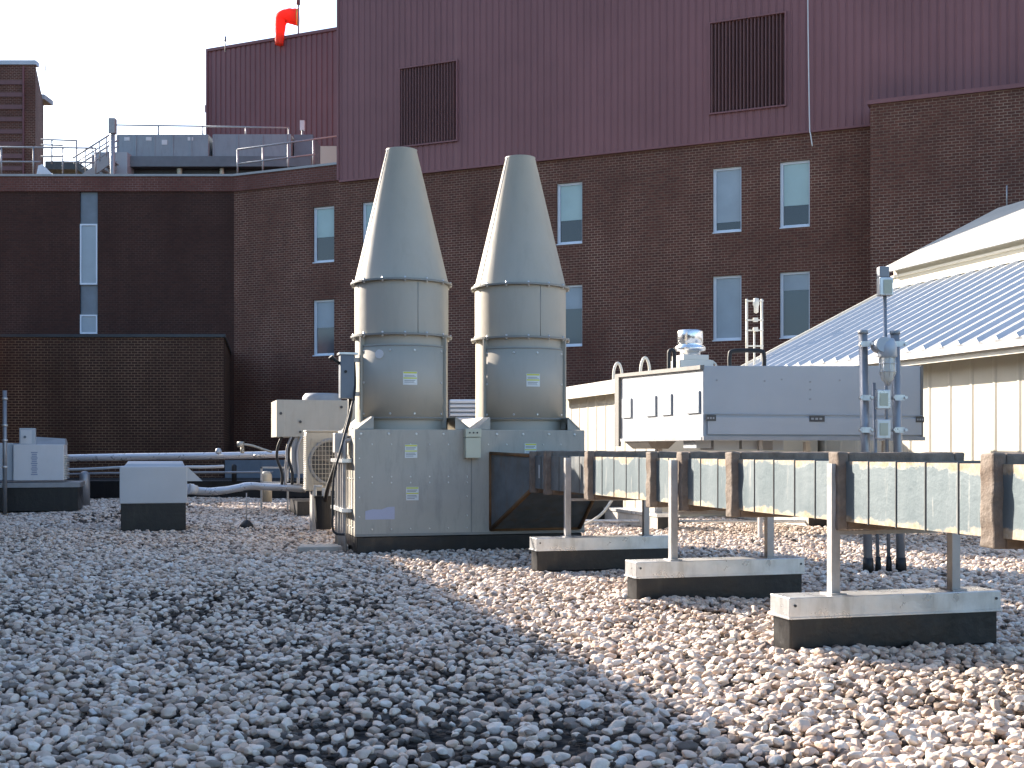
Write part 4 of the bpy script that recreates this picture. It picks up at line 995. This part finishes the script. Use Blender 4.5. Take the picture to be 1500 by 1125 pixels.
# white louvre glimpsed between the stacks
Yw = 25.0; sw_ = Yw/F
lw = thing('louvered_hood', 'white slatted louver hood seen between the two exhaust stacks', 'louver', ((677-750)/F*Yw, Yw, 0), 0)
b = MB()
for k in range(6): z = H+(658-622+k*6.3)*sw_; b.hexa([(-0.24, -0.05, z), (0.30, -0.05, z), (0.30, 0.0, z+0.03), (-0.24, 0.0, z+0.03), (-0.24, -0.05, z+0.045), (0.30, -0.05, z+0.045), (0.30, 0.0, z+0.075), (-0.24, 0.0, z+0.075)])
b.build('slats', WHITE, lw)
b = MB(); b.box(-0.27, -0.24, -0.06, 0.6, 0.3, H+(658-586)*sw_); b.box(0.30, 0.33, -0.06, 0.6, 0.3, H+(658-586)*sw_); b.box(-0.24, 0.30, 0.02, 0.6, 0.3, H+(658-586)*sw_); b.build('housing', BLUEGREY, lw)
b = MB(); b.box(-0.4, 0.45, -0.1, 0.8, 0, 0.3); b.build('curb', BLACK, lw)

# curb wall at back left with raised roof behind
b = MB(); b.box(-17, -2.2, 0, 0.35, 0, 0.50); o = b.build('low_curb_wall', BLACK, None, 0.02, (0, 35.2, 0)); tag(o, 'long low black curb wall across the back of the gravel at left', 'curb wall')
b = MB(); b.box(-17, -2.2, 0.002, 4.4, -0.02, 0.47); o = b.build('upper_roof_deck', BED, None, 0, (0, 35.552, 0)); o['kind'] = 'structure'
b = MB(); b.box(-9.3, -2.2, 4.41, 4.6, -0.02, 1.05); o = b.build('flashing_wall', BLUEGREY, None, 0, (0, 35.4, 0)); tag(o, 'blue grey metal flashing strip at the foot of the dark brick corner', 'flashing')
# white pipes
def pipe(name, lab, pts, r, m, cat='pipe', grp=None, jd=0):
    b = MB(); b.tube(smooth_path(pts, 6), r, 14); o = b.build(name, m); tag(o, lab, cat, grp); return o
Yp = 33.0
pipe('insulated_pipe', 'long shiny foil jacketed pipe running along the back left above the curb', [P(93, 671, Yp), P(200, 669, Yp), P(330, 667.5, Yp), P(395, 666, Yp), P(440, 664.5, Yp)], 0.095, FOIL)
pipe('thin_pipe', 'thin pale pipe below the long foil pipe, left half', [P(88, 688, 32.5), P(130, 687, 32.5), P(185, 684, 32.5)], 0.035, PALE)
pipe('thin_pipe', 'thin grey conduit just above the black curb at back left', [P(90, 695, 34.5), P(180, 693, 34.5), P(400, 691.5, 34.5)], 0.03, STEEL)
pipe('thin_pipe', 'short white bar below the foil pipe, right of the hood', [P(272, 684, 32.6), P(300, 684, 32.6), P(328, 683, 32.6)], 0.04, WHITE)
foilp = pipe('foil_pipe', 'sagging foil wrapped pipe from the pale hood to the small condenser', [P(278, 716, 27), P(292, 720, 27), P(320, 719, 27), P(350, 714, 27), P(361, 712, 27), P(390, 714, 27), P(448, 714, 27)], 0.085, FOIL)
jitter(foilp, 0.03, 3.0)
b = MB(); b.cyl(P(277, 709, 26.95), P(277, 724, 26.95), 0.11, 0.10, 16); b.cyl(P(277, 716, 26.8), P(288, 718, 26.9), 0.12, 0.1, 16); o = b.build('pipe_elbow', WHITE); tag(o, 'white elbow at the left end of the sagging foil pipe', 'pipe elbow')
# pipe supports
def stub(px, y0, y1, Y, r, lab, m=STEEL, cap=None):
    b = MB(); z0_, z1_ = max(0.0, H+(658-y1)/F*Y), H+(658-y0)/F*Y
    b.lathe([(0.001, z0_), (r, z0_), (r, z1_-r*0.7), (r*0.6, z1_-r*0.1), (0.001, z1_)], n=20); o = b.build('pipe_support', m, None, 0, ((px-750)/F*Y, Y, 0)); tag(o, lab, 'pipe support', 'pipe supports along the back left'); return o
stub(124, 690, 745, 30.5, 0.125, 'blue grey capped stub beside the far left black curb')
stub(390, 690, 735, 28.5, 0.13, 'pale round stub under the foil pipe left of the condensers', TAN)
stub(343, 680, 706, 34.9, 0.07, 'thin black stub standing on the curb below the foil pipe', RUBBER)
b = MB(); b.box(-0.32, -0.28, 0, 0.05, 0, 1.0); b.box(0.28, 0.32, 0, 0.05, 0, 1.0); b.box(-0.32, 0.32, 0, 0.05, 0.60, 0.66); b.box(-0.32, 0.5, 0, 0.05, 0.96, 1.0)
o = b.build('strut_frame', GALV, None, 0, ((402-750)/F*28, 28, 0)); tag(o, 'small strut frame around the pale stub carrying the foil pipe', 'pipe support')
b = MB(); b.cyl(P(355, 655, 32.6), P(355, 664, 32.6), 0.05, n=10); b.cyl(P(348, 651, 32.5), P(357, 651, 32.5), 0.08, n=12); b.tube(smooth_path([P(357, 651, 32.5), P(370, 653, 32.5), P(385, 658, 32.5), P(398, 662, 32.5)], 5), 0.03, 8)
o = b.build('pressure_gauge', TAN); tag(o, 'small valve with bent tube on top of the long foil pipe', 'valve')
b = MB(); b.lathe([(0.001, -0.09), (0.07, -0.06), (0.09, 0), (0.06, 0.07), (0.001, 0.09)], n=14); o = b.build('valve_cap', PALE, None, 0, P(320, 661, 32.7)); tag(o, 'small round cap on top of the long foil pipe', 'valve')
b = MB(); b.cyl(P(378, 664, 33), P(380, 664, 33), 0.02, n=6); b.tube([P(377, 665, 32.85), P(377.5, 669, 32.85)], 0.1, 8); b.box(0, 0.001, 0, 0.001, 0, 0.001)
o = b.build('pipe_band', BOLT); tag(o, 'bright band clamped round the long foil pipe', 'pipe clamp')
# rod with black foot
rt = thing('hanger_rod', 'thin rod rising from a small black foot in the gravel to the foil pipe', 'rod', ((361-750)/F*21.9, 21.9, 0), 0)
b = MB(); b.cyl((0, 0, 0.05), (0.0, 0, H+(658-722)/F*21.9), 0.011, n=8); b.build('rod', GALV_DK, rt)
b = MB(); b.lathe([(0.001, -0.02), (0.13, 0.0), (0.12, 0.05), (0.05, 0.13), (0.001, 0.15)], n=14); o = b.build('foot', RUBBER, rt); jitter(o, 0.02, 8)

# hood on curb
Yh = 20.9; sh = Yh/F
hd = thing('vent_hood', 'pale blue grey sheet metal hood on a square black curb at left', 'vent hood', ((176-750)/F*Yh, Yh, 0), TH)
W_ = 94*sh; zc = H+(658-738)*sh; ztop = H+(658-684)*sh
b = MB(); b.box(0.01, W_-0.01, 0.02, 1.0, 0, zc+0.02); b.build('curb', BLACK, hd, 0.01)
b = MB(); b.box(-0.01, W_+0.01, -0.01, 1.03, zc, ztop); b.build('hood', PALE, hd, 0.01)
zb_ = H+(658-673)/F*(Yh+1.0)
b = MB(); b.hexa([(0.03, 0.35, ztop), (W_-0.02, 0.35, ztop), (W_-0.02, 1.0, ztop), (0.03, 1.0, ztop), (0.10, 0.4, ztop+0.05), (W_-0.06, 0.4, ztop+0.05), (W_-0.06, 0.95, ztop+0.09), (0.10, 0.95, ztop+0.09)]); b.build('top_cover', PALE, hd, 0.005)
b = MB(); b.slab([(W_+0.011, 0.02, ztop-0.25), (W_+0.27, 0.02, ztop-0.25), (W_+0.011, 0.02, ztop-0.004)], 0.9); b.build('side_flap', PALE, hd)
# far left white unit
Yu = 27.6; su = Yu/F
un = thing('white_unit', 'white boxy unit with a printed vertical strip, on a wide black curb at far left', 'air unit', ((15-750)/F*Yu, Yu, 0), TH)
def UX(px): return (px-15)*su
def UZ(py): return H+(658-py)*su
b = MB(); b.box(UX(19), UX(89), 0, 1.0, UZ(704), UZ(651)); b.build('cabinet', WHITE, un, 0.012)
b = MB(); b.box(UX(-20), UX(18), 0.1, 1.0, UZ(704), UZ(649)); b.build('side_cabinet', PALE, un, 0.012)
b = MB(); b.hexa([(UX(20), 0.3, UZ(651)), (UX(90), 0.3, UZ(651)), (UX(90), 1.0, UZ(651)), (UX(20), 1.0, UZ(651)), (UX(40), 0.5, UZ(639)), (UX(88), 0.5, UZ(642)), (UX(88), 0.9, UZ(642)), (UX(40), 0.9, UZ(639))]); b.build('sloped_top', GREY, un)
b = MB(); b.box(UX(27), UX(49), 0.05, 0.25, UZ(651), UZ(627)); jb = b.build('control_box', PALE, un, 0.01)
b = MB(); b.box(UX(29), UX(44), 0.04, 0.05, UZ(650), UZ(630)); b.cyl((UX(35), 0.04, UZ(640)), (UX(35), 0.0, UZ(640)), 0.03, n=8, mi=1); b.build('cover', [WHITE, BLUEGREY], jb)
b = MB()
for k in range(13):
    z = UZ(696)+k*2.7*su; w = (3.6 if k % 3 else 4.6)*su; b.box(UX(48)-w, UX(48)+w, -0.004, 0.0, z, z+1.5*su)
b.build('printed_strip', mat('blue_grey_ink', (0.25, 0.30, 0.42), 0.5, 0, 0.05), un)
b = MB()
for k in range(14): z = UZ(702)+k*2.6*su; b.box(UX(89), UX(92.5), 0.1, 0.9, z, z+0.018)
b.build('coil_fins', BOLT, un)
b = MB(); b.box(UX(-20), UX(110), -0.2, 1.3, 0, UZ(714)); cu = b.build('curb', BLACK, un, 0.015)
b = MB(); b.box(UX(-20), UX(113), -0.24, 1.34, UZ(714), UZ(707)); b.build('cap', STEEL, cu)
pl_ = thing('pipe_post', 'slim grey post with bright clamps at the left picture edge', 'post', ((7-750)/F*26.5, 26.5, 0), 0)
b = MB(); b.cyl((0, 0, 0), (0, 0, H+(658-572)/F*26.5), 0.045, n=12); b.build('post', STEEL, pl_)
b = MB()
for py in (584, 623, 645, 684): z = H+(658-py)/F*26.5; b.cyl((0, 0, z-0.02), (0, 0, z+0.02), 0.06, n=12)
b.each('clamp', BOLT, pl_)
# ground lines on the right
pipe('ground_pipe', 'thin pale conduit lying on the gravel under the duct', [(*P(850, 772, 22.3)[:2], 0.10), (*P(1000, 770, 22.2)[:2], 0.10), (*P(1240, 770, 22.3)[:2], 0.09), (*P(1500, 768, 22.5)[:2], 0.09)], 0.025, GALV)
pipe('drain_hose', 'pale hose curling over the gravel right of the plenum', [P(899, 728, 23), (*P(885, 750, 22.7)[:2], 0.25), (*P(868, 760, 22.3)[:2], 0.10), (*P(856, 768, 21.5)[:2], 0.08), (*P(850, 775, 21)[:2], 0.08)], 0.028, CREAM_TRIM)
b = MB(); b.box(-0.5, 0.55, 0, 1.5, 0, 0.42); o = b.build('equipment_curb', BLACK, None, 0.02, (*rd(8.0, 22.6), 0), TH); tag(o, 'black curb block seen under the duct right of the plenum', 'curb')

# ------------------------------------------------------------------ camera, light, world
cam = bpy.data.cameras.new('camera'); co = bpy.data.objects.new('camera', cam); COL.objects.link(co)
co.location = (0, 0, H); co.rotation_euler = (math.pi/2, 0, 0)
cam.sensor_width = 36; cam.lens = F/1500*36; cam.shift_y = 95.5/1500; cam.clip_end = 2000; cam.clip_start = 0.1
S.camera = co
EL, AZ = math.radians(22.5), math.radians(41)
sd = Vector((-math.cos(AZ)*math.cos(EL), math.sin(AZ)*math.cos(EL), math.sin(EL)))
l = bpy.data.lights.new('sun', 'SUN'); l.energy = 5.0; l.angle = math.radians(0.5); l.color = (1.0, 0.88, 0.75)
lo = bpy.data.objects.new('sun', l); COL.objects.link(lo); lo.rotation_euler = sd.to_track_quat('Z', 'Y').to_euler()
w = bpy.data.worlds.new('World'); S.world = w; w.use_nodes = True
nt = w.node_tree; sky = nt.nodes.new('ShaderNodeTexSky'); sky.sky_type = 'NISHITA'; sky.sun_disc = False
sky.sun_elevation = EL; sky.sun_rotation = math.atan2(sd.x, sd.y)
sky.air_density = 1.0; sky.dust_density = 1.8; sky.ozone_density = 3.0
bg = nt.nodes['Background']; nt.links.new(sky.outputs[0], bg.inputs[0]); bg.inputs[1].default_value = 0.125
S.view_settings.view_transform = 'Standard'; S.view_settings.look = 'None'; S.view_settings.gamma = 1; S.view_settings.exposure = 1.6
